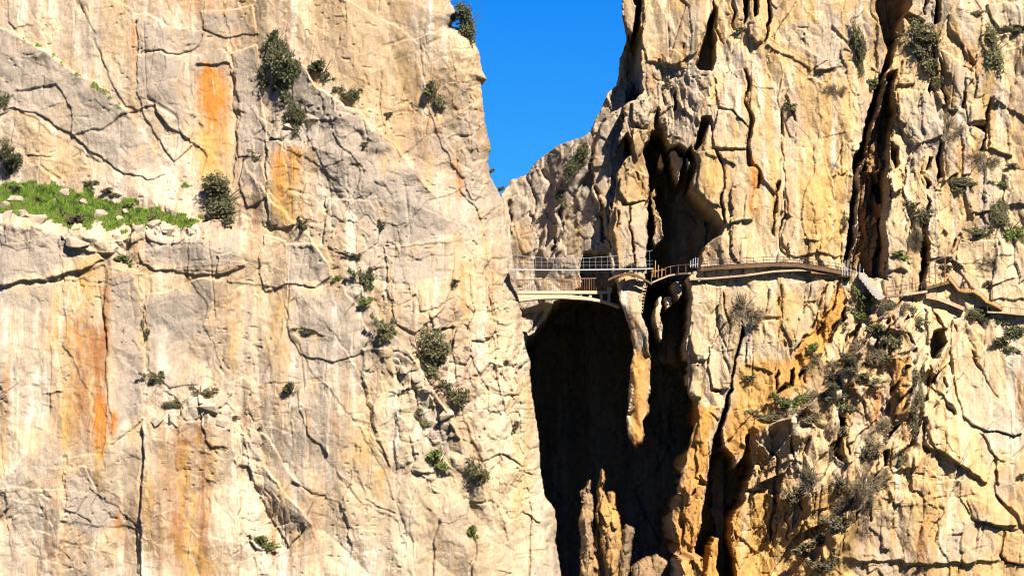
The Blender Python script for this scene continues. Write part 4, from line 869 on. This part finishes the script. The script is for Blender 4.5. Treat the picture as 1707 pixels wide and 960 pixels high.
for k, x in enumerate(np.linspace(863, 1010, 38)):
    yt = 466.5 - 3.0 * (x - 860) / 160
    p0, p1 = P(x, 486, BD), P(x, yt, BD)
    if bar is None:
        bm = bmesh.new(); tube(bm, [(0, 0, 0), (0, 0, 1)], 1.0, n=5); bar = link('baluster', bm, M['rust'])
        o = bar
    else:
        o = bar.copy(); COL.objects.link(o)
    o.location = p0; r = .022 if k % 6 else .045
    o.scale = (r, r, (p1 - p0).length)
    o.parent = top_rail

# ================================================================== STEEL FOOTBRIDGE
FD = 2.0
fb = tag(empty('suspension_footbridge', P(970, 449, FD)), 'thin pale steel suspension footbridge with wire sides above the arch bridge', 'footbridge')
sag = lambda x: 449 + 1.2 * math.sin(math.pi * (x - 850) / 240) - 1.6 * (x - 850) / 240
XS = np.linspace(850, 1088, 24)
bm = bmesh.new(); beam(bm, [P(x, sag(x), FD) for x in XS], 1.2, .035, .06); link('deck', bm, M['steel'], fb)
for side, dd in ((0, 0.0), (1, 1.2)):
    bm = bmesh.new(); tube(bm, [P(x, sag(x) - 19 - 7 * ((x - 950) / 110) ** 2, FD + dd) for x in XS], .013, n=5); link('main_cable', bm, M['steel'], fb)
    for hh in (7, 13):
        bm = bmesh.new(); tube(bm, [P(x, sag(x) - hh, FD + dd) for x in XS], .007, n=4); link('side_wire', bm, M['steel'], fb)
    for x in np.arange(853, 1086, 10.0):
        bm = bmesh.new(); tube(bm, [P(x, sag(x), FD + dd), P(x, sag(x) - 19 - 7 * ((x - 950) / 110) ** 2, FD + dd)], .009, n=5); link('hanger', bm, M['steel'], fb)
bm = bmesh.new(); tube(bm, [P(x, sag(x) + 5, FD + .6) for x in XS], .025, n=5); link('under_cable', bm, M['steel'], fb)
for x in np.arange(868, 1030, 32.0):
    bm = bmesh.new(); tube(bm, [P(x, sag(x) + 5, FD + .6), P(x, sag(x), FD + .6)], .03, n=5); link('strut', bm, M['steel'], fb)

# ================================================================== WALKWAYS PINNED TO THE RIGHT CLIFF
GW = 'walkways pinned to the right cliff'
def walkway(name, label, cat, pts, n, off, mat, up, down, width=1.3, brackets=0, rail=None, rail_h=1.0, posts=0, rmat='rust', lo=None, bmat='iron'):
    front = along(R, pts, n, off, lo)
    root = tag(empty(name, front[len(front) // 2]), label, cat, GW)
    bm = bmesh.new(); beam(bm, front, width, up, down); link('deck', bm, M[mat], root)
    for k in range(brackets):
        i = int((k + .5) * (len(front) - 1) / brackets)
        p = front[i]
        bm = bmesh.new(); tube(bm, [p + Vector((0, .06, -down)), p + Vector((0, width + .7, -down - .8))], .05, n=5); link('bracket', bm, M[bmat], root)
    if rail:
        for hh in ([rail_h, rail_h * .55] if rail > 1 else [rail_h]):
            bm = bmesh.new(); tube(bm, [p + Vector((0, .05, hh)) for p in front], .028, n=5); link('hand_rail', bm, M[rmat], root)
    for k in range(posts):
        i = int((k + .3) * (len(front) - 1) / posts)
        p = front[i] + Vector((0, .05, 0))
        bm = bmesh.new(); tube(bm, [p, p + Vector((0, 0, rail_h + .05))], .03, n=5); link('railing_post', bm, M[rmat], root)
    return root, front
up_pts = [(1168, 447), (1200, 444), (1240, 442), (1290, 439), (1330, 440), (1370, 446), (1400, 452), (1420, 456)]
bw, fr = walkway('boardwalk', 'long brown boardwalk curving across the yellow face', 'walkway', up_pts, 46, .55, 'wood', .10, .32, 1.5, 12, 2, .72, 20, 'iron')
bw_deck = [c for c in bw.children if c.name.startswith('deck')][0]
for a, b in zip(fr[:-1], fr[1:]):           # cross planks on the deck
    bm = bmesh.new(); d_ = (b - a); c = (a + b) / 2 + Vector((0, .70, .13)); box(bm, c, d_.length * .86, 1.5, .06)
    pl = link('plank', bm, M['wood']); pl.parent = bw_deck
ow, fr2 = walkway('old_walkway', 'ruined pale concrete ledge path just below the long boardwalk', 'walkway', [(1150, 465), (1180, 464), (1240, 459), (1290, 452), (1330, 450), (1354, 450)], 34, .50, 'old_path', .08, .12, 1.1, 9, None)
walkway('old_walkway', 'rusty beam continuing the ruined path towards the brown cleft', 'walkway', [(1352, 452), (1380, 454), (1418, 459)], 12, .45, 'rust', .10, .22, .9, 4, None)
walkway('old_walkway', 'short dark rising path crossing the black recess', 'walkway', [(1086, 471), (1100, 465), (1115, 459), (1132, 456), (1152, 455)], 16, .5, 'old_path', .07, .10, 1.2, 0, 1, .9, 6, 'rust', lo=2.4)
walkway('old_walkway', 'dark path bending round the grey pillar under the footbridge', 'walkway', [(1014, 466), (1026, 460), (1044, 456), (1060, 458), (1074, 465), (1087, 473)], 16, .5, 'wood', .08, .14, 1.0, 0, None, lo=2.2)
walkway('boardwalk', 'level plank walkway right of the stone steps', 'walkway', [(1478, 494), (1510, 490), (1546, 485)], 14, .6, 'old_path', .08, .16, 1.4, 4, 2, .95, 6, 'iron')
walkway('boardwalk', 'dark ramp climbing to the red railing', 'walkway', [(1544, 479), (1566, 473), (1586, 468)], 10, .6, 'wood', .08, .24, 1.3, 3, None)
walkway('concrete_path', 'pale sloping concrete path below the timber stairway', 'walkway', [(1544, 493), (1562, 496), (1584, 504), (1608, 514)], 12, .6, 'old_path', .14, .26, 1.4, 0, None)
walkway('boardwalk', 'pale edged walkway leaving the frame at the right', 'walkway', [(1646, 520), (1672, 521), (1700, 524), (1740, 527)], 12, .7, 'old_path', .08, .08, 1.4, 3, 1, .6, 5, 'iron')
def posts(name, label, xs_, y0, y1, off, mat='steel', r=.045, rails=(), cat='railing', lo=None):
    ps = []
    for x in xs_:
        f = R.at(x, y1).y - off
        if lo is not None: f = min(f, lo)
        ps.append(f)
    f = min(ps)
    root = tag(empty(name, P(xs_[0], y1, f)), label, cat, 'railings along the walkways')
    for k, x in enumerate(xs_):
        a = y0[k] if isinstance(y0, (list, tuple)) else y0
        bm = bmesh.new(); tube(bm, [P(x, y1, f), P(x + .6, a, f)], r, n=6); link('railing_post', bm, M[mat], root)
    for (xa, ya, xb, yb) in rails:
        bm = bmesh.new(); tube(bm, [P(xa, ya, f), P(xb, yb, f)], r * .7, n=5); link('rail', bm, M[mat], root)
    return root
posts('post_railing', 'four white posts at the left end of the long boardwalk', [1151, 1155, 1159, 1163], [434, 431, 429, 430], 446, .8, 'steel', .03, [(1150, 443, 1164, 440)], lo=1.2)
posts('post_railing', 'white posts at the right end of the long boardwalk', [1404, 1408, 1413, 1418], [437, 434, 433, 440], 460, .9, 'steel', .028, [(1403, 447, 1420, 450)])
posts('post_railing', 'pale posts beside the brown cleft above the stone steps', [1427, 1433, 1439], [443, 440, 448], 462, .9, 'steel', .028, [(1420, 452, 1441, 456)])
posts('post_railing', 'ochre posts in the recess right of the grey pillar', [1088, 1092, 1097, 1103], [446, 434, 442, 447], 462, .4, 'yellow', .05, [(1086, 452, 1108, 450)], lo=2.0)
posts('red_railing', 'tall rusty red railing on the pale block', [1549, 1559, 1575], [438, 432, 413], 472, .9, 'rust', .05, [(1545, 438, 1575, 429), (1546, 447, 1576, 440), (1547, 458, 1577, 452)])
# iron ladder on the pillar
lad = tag(empty('iron_ladder', P(1071, 522, 1.6)), 'short rusty ladder on the side of the grey pillar', 'ladder')
for dx in (-3.2, 3.2):
    bm = bmesh.new(); tube(bm, [P(1068 + dx, 522, 1.6), P(1071 + dx, 498, 1.6), P(1076 + dx, 474, 1.6)], .022, n=5); link('side_rail', bm, M['rust'], lad)
for k in range(9):
    y = 520 - 5.2 * k; x = float(np.interp(y, [474, 498, 522], [1076, 1071, 1068]))
    bm = bmesh.new(); tube(bm, [P(x - 3.2, y, 1.6), P(x + 3.2, y, 1.6)], .04, n=5); link('rung', bm, M['concrete'], lad)
# stone steps
q = sub([(1436, 453), (1446, 466), (1456, 480), (1466, 490)], 14)
d0 = min(R.at(x, y).y for x, y in q) - .5
st = tag(empty('stone_steps', P(1450, 475, d0)), 'pale grey concrete steps running down beside green plants', 'steps')
for k, (x, y) in enumerate(q):
    bm = bmesh.new(); p = P(x, y + 6, d0); box(bm, p + Vector((.05, .6 - .03 * k, 0)), .66 + .10 * (k % 2), 1.5, .50); link('step', bm, M['pale_concrete'], st)
# timber stairway
sp_ = [(1583, 468), (1590, 476), (1598, 486), (1610, 489), (1622, 488), (1634, 495), (1644, 505), (1656, 510), (1671, 518)]
fr = along(R, sp_, 34, .7)
sw = tag(empty('timber_stairway', fr[17]), 'wavy ochre timber stairway with many treads stepping down to the right', 'stairway', GW)
for nm, dd, zz in (('stringer', 0.0, 0.0), ('stringer', 1.1, .34)):
    bm = bmesh.new(); tube(bm, [p + Vector((0, dd, zz)) for p in fr], .07, n=5); link(nm, bm, M['iron'], sw)
bm = bmesh.new(); tube(bm, [p + Vector((0, 0, .52)) for p in fr], .035, n=5); link('hand_rail', bm, M['iron'], sw)
for k, p in enumerate(fr):
    bm = bmesh.new(); box(bm, p + Vector((0, .5, .20)), .16, 1.15, .26); link('tread', bm, M['yellow'], sw)
    if k % 2 == 0:
        bm = bmesh.new(); tube(bm, [p, p + Vector((0, 0, .54))], .025, n=5); link('baluster', bm, M['yellow'], sw)
# safety cables across the face
def cable(pts, label):
    fr_ = [R.at(x, y) + Vector((0, -.35, 0)) for x, y in sub(pts, 10)]
    d_ = min(p.y for p in fr_)
    bm = bmesh.new(); tube(bm, [Vector((p.x, .5 * p.y + .5 * d_, p.z)) for p in fr_], .022, n=5)
    tag(link('steel_cable', bm, M['iron']), label, 'cable', 'safety cables on the right cliff')
cable([(1248, 126), (1303, 187), (1352, 236)], 'long dark cable slanting down the tall pale panel')
cable([(1270, 60), (1310, 84), (1356, 108)], 'thin cable slanting across the upper grey ledges')
cable([(1158, 48), (1180, 60), (1202, 78)], 'thin cable crossing the dark slot near the top')

# ================================================================== PLANTS
rnd = random.Random(7)
def leaf_mesh(name, n, size, seed, clumps, twig=False):
    rs = np.random.RandomState(seed)
    nb = 4 + rs.randint(0, 4)
    tips = np.stack([rs.uniform(-.42, .42, nb), rs.uniform(-.4, .4, nb), rs.uniform(-.34, .42, nb)], 1)
    br = rs.randint(0, nb, clumps); tt = .30 + .70 * rs.rand(clumps) ** .7
    base_ = np.array([rs.uniform(-.12, .12), .25, -.30])
    cc = base_ + (tips[br] - base_) * tt[:, None] + rs.normal(size=(clumps, 3)) * .065
    rad = (0.05 + 0.11 * rs.rand(clumps)) * (1.15 if clumps < 12 else 1.0)
    k = rs.randint(0, clumps, n)
    off = rs.normal(size=(n, 3)); off /= np.linalg.norm(off, axis=1)[:, None]
    p = cc[k] + off * (rad[k] * rs.rand(n) ** 0.45)[:, None]
    p += 0.05 * rs.normal(size=(n, 3)) * (rs.rand(n) < .25)[:, None]
    a = rs.normal(size=(n, 3)); a[:, 2] = np.abs(a[:, 2]) * (1.6 if twig else .6)
    if twig: a += p * 4
    a /= np.linalg.norm(a, axis=1)[:, None]
    b = np.cross(a, rs.normal(size=(n, 3))); b /= np.linalg.norm(b, axis=1)[:, None]
    L_ = size * (.6 + .8 * rs.rand(n))[:, None] * (2.4 if twig else 1.0); w_ = size * (.16 if twig else .55) * (.6 + .8 * rs.rand(n))[:, None]
    V = np.stack([p - b * w_ * .5, p + a * L_ * .5 - b * w_ * .2 , p + a * L_, p + a * L_ * .45 + b * w_], 1).reshape(-1, 3)
    me = bpy.data.meshes.new(name)
    me.vertices.add(4 * n); me.vertices.foreach_set('co', V.astype(np.float32).reshape(-1))
    me.loops.add(4 * n); me.loops.foreach_set('vertex_index', np.arange(4 * n, dtype=np.int32))
    me.polygons.add(n); me.polygons.foreach_set('loop_start', np.arange(0, 4 * n, 4, dtype=np.int32))
    me.update(calc_edges=True)
    me.materials.append(M['olive'])
    return me
def stem_mesh(name, seed):
    r_ = random.Random(seed); bm = bmesh.new()
    for k in range(5):
        e = Vector((r_.uniform(-.38, .38), r_.uniform(-.3, .1), r_.uniform(.05, .40)))
        m_ = Vector((e.x * .35, e.y * .3 + .15, -.14 + .22 * r_.random()))
        tube(bm, [(0, .55, -.26), m_, e], .024, .006, 5)
    me = bpy.data.meshes.new(name); bm.to_mesh(me); bm.free(); me.materials.append(M['bark'])
    return me
FOL = {}
for kind, tw in (('leaf', False), ('twig', True)):
    for sz, n, size, cl in (('s', 420, .15, 9), ('m', 1500, .085, 18), ('l', 4200, .050, 34)):
        FOL[kind + sz] = [leaf_mesh('foliage', int(n * (.8 if tw else 1)), size, 100 + 10 * i + len(FOL), cl + i * 2, tw) for i in range(3)]
STEM = [stem_mesh('stem', 50 + i) for i in range(4)]
def plant(F, px, py, w, h, kind, label, name='shrub', cat='shrub', group=None, out=0.30, rot=0.0):
    c = F.at(px, py)
    W_, H_ = 1.18 * w / PXM, 1.12 * h / PXM
    D_ = 0.75 * min(W_, H_) + .15
    pos = P(px, py, c.y - out * D_)
    base = pos + Vector((0, 0, -.5 * H_))
    root = tag(empty(name, base), label, cat, group)
    leafy = kind != 'dry'
    if kind == 'dry' and (int(px) + int(py)) % 5 > 1:
        leafy, kind = True, 'scrub'
        W_, H_ = W_ * .85, H_ * .85
    mat = M[kind]
    sz = 's' if max(w, h) < 27 else ('m' if max(w, h) < 56 else 'l')
    me = rnd.choice(FOL[('leaf' if leafy else 'twig') + sz])
    for nm, m_ in (('foliage', me), ('stem', rnd.choice(STEM))):
        o = bpy.data.objects.new(nm, m_); COL.objects.link(o)
        o.parent = root
        o.location = (0, 0, .5 * H_)
        o.scale = (W_ * 1.05, D_, H_ * 1.05)
        o.rotation_euler = (0, rot, 0) if nm == 'stem' else (rnd.uniform(-.3, .3), rot + rnd.uniform(-.15, .15), 0)
        if nm == 'foliage':
            o.material_slots[0].link = 'OBJECT'; o.material_slots[0].material = mat
    return root
GL, GR = 'shrubs growing on the left cliff', 'shrubs growing on the right cliff'
for a in [
    (462, 64, 24, 34, 'dark', 'small dark sprig at the top of the largest left shrub'), (459, 128, 70, 104, 'dark', 'largest dark green shrub filling a groove on the left cliff'), (486, 196, 36, 62, 'dark', 'narrow dark shrub hanging below the largest left shrub'),
    (371, 326, 88, 70, 'olive', 'round olive bush at the right end of the grass ledge'), (8, 270, 46, 58, 'dark', 'dark bush cut by the left edge above the grass'), (3, 160, 20, 40, 'dark', 'small dark bush on the left edge beside the grey slab'),
    (606, 468, 34, 54, 'dark', 'upright dark bush in the middle of the left cliff'), (606, 500, 26, 20, 'green', 'small bright green tuft under the upright dark bush'), (706, 588, 68, 84, 'olive', 'big olive bush on the ridge near the gorge'), (640, 548, 34, 52, 'olive', 'slanting shrub left of the big olive bush'),
    (759, 652, 38, 46, 'olive', 'medium shrub right below the big olive bush'), (786, 797, 46, 56, 'olive', 'solitary grey green shrub low on the left cliff near the gorge'), (731, 764, 34, 36, 'green', 'small green shrub left of the solitary low shrub'), (332, 650, 50, 28, 'olive', 'green shrub topping the streaked buttress'), (290, 672, 56, 20, 'olive', 'low creeping shrub left of the buttress top'),
    (256, 630, 34, 28, 'olive', 'shrub in a crack above the streaked buttress'), (487, 650, 26, 38, 'olive', 'small drooping shrub in the centre of the left cliff'), (242, 552, 12, 46, 'dark', 'thin dark plant in the vertical crack by the grey column'), (536, 116, 38, 40, 'dark', 'shrub right of the largest shrub on the slanting ledge'), (580, 152, 38, 30, 'dark', 'second shrub down the slanting ledge'),
    (724, 154, 28, 52, 'olive', 'faded shrub high near the sky'), (428, 260, 28, 22, 'olive', 'small shrub left of the yellow streaked panel'), (211, 434, 36, 22, 'green', 'green clump on the step above the grey column'), (440, 902, 40, 30, 'green', 'green shrub low beside the bottom of the buttress'), (515, 550, 46, 14, 'dark', 'flat shrub under a short overhang in the left centre'),
    (136, 366, 52, 34, 'dry', 'brown bush at the foot of the grass ledge'), (184, 318, 32, 18, 'dry', 'brown shrub behind the grass, second from the left'), (149, 304, 26, 14, 'olive', 'small dark shrub behind the grass'), (790, 888, 20, 40, 'green', 'thin green plant near the bottom by the gorge'), (702, 694, 24, 34, 'olive', 'small shrub above the capsule shaped rock'), (861, 708, 16, 24, 'olive', 'tiny plant on the gorge edge'),
    (843, 604, 18, 14, 'olive', 'tiny tuft on the gorge edge below the bridge'), (498, 372, 22, 20, 'olive', 'small tuft on the rough patch below the yellow panel'), (590, 424, 30, 14, 'dry', 'low brown shrub above the upright dark bush'), (632, 372, 16, 12, 'olive', 'tiny shrub on the slanted slab'), (560, 462, 24, 14, 'green', 'green tuft left of the upright dark bush'), (656, 556, 20, 18, 'green', 'bright tuft beside the slanting shrub'),
    (610, 240, 14, 10, 'olive', 'tiny shrub along the slanting ledge'), (650, 190, 16, 10, 'olive', 'tiny plant low on the slanting ledge'), (392, 695, 20, 14, 'dry', 'dry tuft right of the buttress top'), (432, 712, 14, 10, 'dry', 'tiny dry tuft right of the buttress'), (818, 284, 12, 10, 'dark', 'tiny bush on the edge against the sky'), (758, 470, 24, 16, 'olive', 'sparse plant right of the grey slab'), (520, 206, 16, 14, 'dry', 'dry tuft beside the hanging dark shrub'), (340, 308, 20, 14, 'olive', 'small plant left of the round olive bush'), (62, 332, 22, 14, 'olive', 'low dark tuft in the left half of the grass'), (100, 352, 20, 12, 'dry', 'brown tuft in the grass left of the brown bush'), (212, 340, 24, 12, 'dry', 'brown tuft in the right half of the grass'), (246, 362, 22, 12, 'olive', 'low dark tuft near the right end of the grass'), (28, 314, 22, 14, 'dark', 'dark tuft at the top left of the grass')]:
    plant(L, *a[:5], a[5], group=GL)
pine = plant(L, 779, 33, 56, 58, 'dark', 'dark pine leaning out from the cliff top against the sky', 'pine_tree', 'tree', None, .1)
plant(L, 758, 28, 22, 22, 'dark', 'small dark bush beside the pine at the cliff top', group=GL)
plant(B, 966, 266, 46, 62, 'dark', 'dark shrub patch on the slope of the far ridge', group=GR, rot=.6)
plant(B, 832, 314, 16, 12, 'dark', 'tiny bush in the notch at the end of the sky', group=GR)
plant(B, 938, 330, 22, 34, 'olive', 'faded shrub in a groove of the far ridge', group=GR)
for a in [
    (1312, 176, 24, 20, 'olive', 'small round bush on the tall pale panel'), (1428, 86, 26, 92, 'olive', 'tall thin grey green shrub left of the dark cleft'), (1396, 150, 28, 28, 'dry', 'dry tuft on the upper right face'), (1524, 62, 60, 56, 'olive', 'bushy shrub at the bottom of the black top cleft'), (1546, 92, 42, 54, 'olive', 'shrub beside the slender pale pillar'),
    (1656, 76, 58, 72, 'olive', 'big airy shrub high at the right'), (1696, 50, 34, 24, 'olive', 'shrub at the upper right edge'), (1578, 212, 36, 50, 'dry', 'dry brown shrub under the slender pillar'), (1588, 306, 64, 26, 'olive', 'long low shrub on the slanting ledge at right'), (1532, 346, 46, 44, 'dry', 'dry hanging bush in the vertical slot'), (1530, 396, 26, 60, 'dry', 'dry strands below the hanging bush'),
    (1664, 352, 40, 64, 'olive', 'upright shrub in the right hand crack'), (1682, 378, 52, 42, 'green', 'yellow green bush near the right edge'), (1634, 388, 44, 24, 'olive', 'low dark shrub left of the yellow green bush'), (1642, 268, 42, 40, 'dry', 'dry bush below the branching dark crack'), (1668, 306, 30, 18, 'green', 'small green shrub under the dry bush at right'), (1692, 276, 32, 14, 'dry', 'dry tuft on a ledge at the right edge'),
    (1240, 506, 46, 50, 'dry', 'pinkish dry bush under the long boardwalk'), (1441, 496, 30, 44, 'green', 'green plant left of the stone steps'), (1432, 520, 30, 26, 'green', 'second green plant below the stone steps'), (1400, 542, 20, 24, 'olive', 'small plant on the orange gully'), (1252, 630, 22, 14, 'olive', 'tiny bush on the orange wall'), (1312, 672, 40, 34, 'green', 'round green bush at the lower end of the shrub band'), (1336, 656, 34, 32, 'green', 'round green bush just upslope of the lower round one'),
    (1278, 690, 54, 22, 'olive', 'low spreading bush at the far left of the shrub band'), (1300, 662, 30, 20, 'dry', 'dry brush among the round green bushes'), (1362, 598, 44, 34, 'dry', 'dry brush in the middle of the orange gully'), (1352, 576, 22, 20, 'green', 'small green bush in the orange gully'), (1420, 602, 60, 40, 'dry', 'wide dry brush between the slanting blocks'), (1392, 632, 64, 30, 'dry', 'dry brush spreading left along the band'), (1446, 630, 52, 26, 'olive', 'grey green brush above the ochre block'),
    (1468, 552, 44, 34, 'olive', 'grey shrub under the pale boulder face'), (1490, 572, 34, 44, 'dry', 'dry shrub left of the dark notch'), (1522, 526, 40, 36, 'olive', 'olive shrub under the level walkway'), (1630, 522, 56, 34, 'olive', 'olive shrub hiding the foot of the timber stairway'), (1688, 544, 46, 34, 'dark', 'dark green shrub below the right end walkway'), (1678, 572, 40, 26, 'dark', 'lower dark shrub with bare stems at right'), (1532, 640, 28, 56, 'olive', 'upright shrub in the dark groove at lower right'),
    (1524, 690, 40, 60, 'dry', 'dry shrub above the slanting overhang'), (1452, 760, 48, 72, 'dry', 'grey dry bush between pale blocks'), (1420, 826, 56, 70, 'dry', 'large brown brush in the lower right gully'), (1384, 744, 30, 66, 'dry', 'feathery dry shrub on the cream slab'), (1356, 794, 44, 46, 'dry', 'dry brush below the feathery shrub'), (1320, 822, 28, 42, 'dry', 'small dry brush right of the right hand cleft'), (1396, 872, 50, 54, 'dry', 'brown brush low in the gully'), (1346, 918, 50, 46, 'dry', 'dry bush near the bottom edge'), (1372, 940, 50, 34, 'dry', 'lowest dry bush at the bottom edge'),
    (1494, 512, 40, 30, 'dry', 'dry brush right under the pale boulder face'), (1450, 586, 44, 40, 'dry', 'dry brush on the ramp left of the dark notch'), (1404, 668, 44, 30, 'olive', 'olive brush above the cream slab'), (1344, 690, 50, 30, 'dry', 'dry brush right of the round green bushes'), (1376, 664, 40, 26, 'dry', 'dry brush in the middle of the shrub band'), (1510, 600, 30, 44, 'olive', 'olive brush in the groove beside the ochre block'), (1518, 740, 36, 50, 'dry', 'brown brush at the upper end of the slanting overhang'), (1484, 712, 34, 40, 'dry', 'brown brush above the grey dry bush'), (1440, 800, 44, 50, 'dry', 'brown brush right of the large brown brush'), (1404, 800, 30, 40, 'dry', 'thin brush left of the large brown brush'), (1372, 900, 40, 40, 'dry', 'brown brush just above the bottom bushes'), (1408, 720, 26, 40, 'dry', 'thin dry brush at the edge of the cream slab'),
    (1500, 762, 20, 36, 'dry', 'sparse tuft on the pale block'), (1658, 432, 26, 26, 'dry', 'round grey tuft on the pale right face'), (1406, 366, 12, 26, 'olive', 'tiny bush at the edge of the brown cleft'), (1022, 296, 14, 44, 'dark', 'dark plant in the shadow left of the pillar'), (1701, 792, 20, 14, 'olive', 'tiny bush on the lower right edge'), (1234, 50, 20, 14, 'olive', 'tiny bush on the upper grey blocks'), (1110, 140, 24, 18, 'olive', 'tiny bush among the grey broken blocks'), (1646, 470, 22, 14, 'olive', 'tiny plant above the timber stairway'), (1456, 140, 20, 26, 'olive', 'small plant on the right rim of the cleft'), (1560, 130, 20, 40, 'olive', 'thin shrub left of the slender pillar'), (1504, 424, 30, 16, 'green', 'green tuft above the level walkway'), (1580, 446, 24, 16, 'olive', 'small plant behind the red railing'), (1196, 872, 26, 44, 'dry', 'pale dead brush hanging in the right hand cleft'), (1478, 600, 26, 18, 'olive', 'small tuft on top of the ochre block'), (1560, 30, 26, 40, 'olive', 'shrub at the right rim of the black top cleft'), (1620, 20, 40, 14, 'olive', 'low shrub on the top right ledge')]:
    plant(R, *a[:5], a[5], group=GR)

# ------------------------------------------------------------------ grass on the ledge and along the slanting seam
GRASS = mat_grass()
def grass(name, polys, n, hmin, hmax, label):
    rs = np.random.RandomState(5)
    J, I = [], []
    for pts in polys:
        w = L.win(pts, 2)
        ins = inside(L.wx[w], L.wy[w], pts) & (fbm(L.x[w] / 16, L.y[w] / 9, 777, 4) > .34 - .045 * seg_dist(L.wx[w], L.wy[w], list(pts) + [pts[0]])[0])
        jj, ii = np.nonzero(ins)
        J.append(jj + w[0].start); I.append(ii + w[1].start)
    J = np.concatenate(J); I = np.concatenate(I)
    k = rs.randint(0, len(J), n)
    p = np.stack([L.X[J[k], I[k]], L.d[J[k], I[k]] - .02, L.Z[J[k], I[k]]], 1) + rs.normal(size=(n, 3)) * .05
    h = hmin + (hmax - hmin) * rs.rand(n)
    up = np.stack([.35 * rs.normal(size=n), -.35 - .3 * rs.rand(n), np.ones(n)], 1); up /= np.linalg.norm(up, axis=1)[:, None]
    sd = np.stack([np.ones(n), .7 * rs.normal(size=n), .2 * rs.normal(size=n)], 1); sd /= np.linalg.norm(sd, axis=1)[:, None]
    wd = (.035 + .03 * rs.rand(n))[:, None]
    V = np.stack([p - sd * wd, p + sd * wd, p + up * h[:, None]], 1).reshape(-1, 3)
    me = bpy.data.meshes.new(name)
    me.vertices.add(3 * n); me.vertices.foreach_set('co', V.astype(np.float32).reshape(-1))
    me.loops.add(3 * n); me.loops.foreach_set('vertex_index', np.arange(3 * n, dtype=np.int32))
    me.polygons.add(n); me.polygons.foreach_set('loop_start', np.arange(0, 3 * n, 3, dtype=np.int32))
    me.update(calc_edges=True); me.materials.append(GRASS)
    o = bpy.data.objects.new(name, me); COL.objects.link(o)
    return tag(o, label, 'grass', None, 'stuff')
grass('grass', [[(-30, 306), (10, 300), (50, 294), (110, 306), (170, 318), (230, 336), (290, 352), (350, 362), (320, 380), (270, 380), (220, 388), (170, 382), (120, 386), (60, 374), (10, 356), (-30, 352)]], 34000, .10, .40, 'bright green grass on the sloping ledge of the left cliff')
grass('grass', [[(24, 50), (60, 68), (100, 100), (160, 136), (205, 174), (226, 184), (200, 182), (150, 140), (90, 100), (50, 74)], [(262, 296), (300, 300), (330, 312), (300, 310)]], 900, .10, .22, 'thin green grass along the top seam of the grey slanting slab')

# ------------------------------------------------------------------ loose stones
def stone(px, py, w, h, label, group, F=L, seed=0):
    r_ = random.Random(int(px * 7 + py * 13))
    bm = bmesh.new()
    for _ in range(16):
        v = Vector((r_.gauss(0, 1), r_.gauss(0, 1), r_.gauss(0, 1))).normalized()
        v = Vector((max(-.8, min(.8, v.x)), max(-.8, min(.8, v.y)), max(-.75, min(.75, v.z))))
        bm.verts.new((v.x * w / PXM * .62, v.y * min(w, h) / PXM * .6, v.z * h / PXM * .66))
    r = bmesh.ops.convex_hull(bm, input=bm.verts)
    bmesh.ops.delete(bm, geom=[e for e in r['geom_interior'] if isinstance(e, bmesh.types.BMVert)], context='VERTS')
    bm.normal_update()
    me = bpy.data.meshes.new('boulder'); bm.to_mesh(me); bm.free(); me.materials.append(STONE)
    o = bpy.data.objects.new('boulder', me); COL.objects.link(o)
    c = F.at(px, py); o.location = P(px, py, c.y + .10 * min(w, h) / PXM)
    return tag(o, label, 'rock', group)
STONE = mat_plain('pale_stone', (0.20, 0.165, 0.125), .95, .35, scale=1.6)
for a in [(147, 342, 34, 22, 'large white boulder in the middle of the grass'), (168, 360, 26, 22, 'pale boulder right below the large white one'), (106, 320, 26, 12, 'flat pale stone at the top of the grass'), (90, 335, 14, 9, 'small stone left in the grass'), (26, 334, 30, 16, 'grey boulder at the left end of the grass'), (40, 358, 40, 18, 'grey boulder under the left end of the grass'),
          (62, 366, 34, 20, 'rounded boulder on the rim left of the brown bush'), (6, 346, 26, 26, 'boulder cut by the left edge'), (196, 366, 22, 14, 'small pale stone right of the brown bush'), (214, 352, 20, 10, 'flat stone in the right half of the grass'), (130, 404, 40, 22, 'block under the rim below the brown bush'), (232, 382, 26, 18, 'boulder on the rim right of the brown bush'), (256, 376, 26, 20, 'boulder at the lower right of the grass'), (282, 384, 24, 18, 'boulder on the rim below the right end of the grass'), (352, 346, 16, 12, 'pale stone under the round olive bush')]:
    stone(*a, 'boulders around the grass ledge')
for a in [(262, 704, 22, 18, 'stone at the left shoulder of the streaked buttress'), (292, 700, 26, 24, 'rounded stone on the buttress top, second from the left'), (318, 690, 26, 20, 'stone in the middle of the buttress top'), (346, 680, 36, 26, 'largest stone on the buttress top'), (372, 706, 26, 24, 'stone at the right shoulder of the buttress'), (676, 616, 20, 14, 'pale stone left on the shrubby ridge'), (694, 630, 22, 16, 'pale stone on the ridge under the big olive bush'), (712, 648, 20, 14, 'small stone below the big olive bush'), (660, 600, 16, 12, 'small stone at the top of the rounded pillar'), (736, 660, 20, 14, 'stone left of the medium shrub'), (706, 724, 22, 12, 'stone on top of the capsule shaped rock'), (484, 214, 24, 16, 'pale stone above the yellow streaked panel'), (462, 226, 20, 12, 'small stone on top of the yellow streaked panel'), (744, 692, 26, 20, 'stone below the medium shrub')]:
    stone(*a, 'loose stones on the left cliff')

# ================================================================== VALLEY FLOOR
bm = bmesh.new()
zg = float(L.Z.min()) + 1.0
gv = [bm.verts.new(v) for v in ((-900, -1200, zg), (900, -1200, zg), (900, 200, zg), (-900, 200, zg))]
bm.faces.new(gv)
tag(link('ground', bm, M['soil']), 'unseen valley floor below the cliffs, darkened against bounce light', None, None, 'structure')
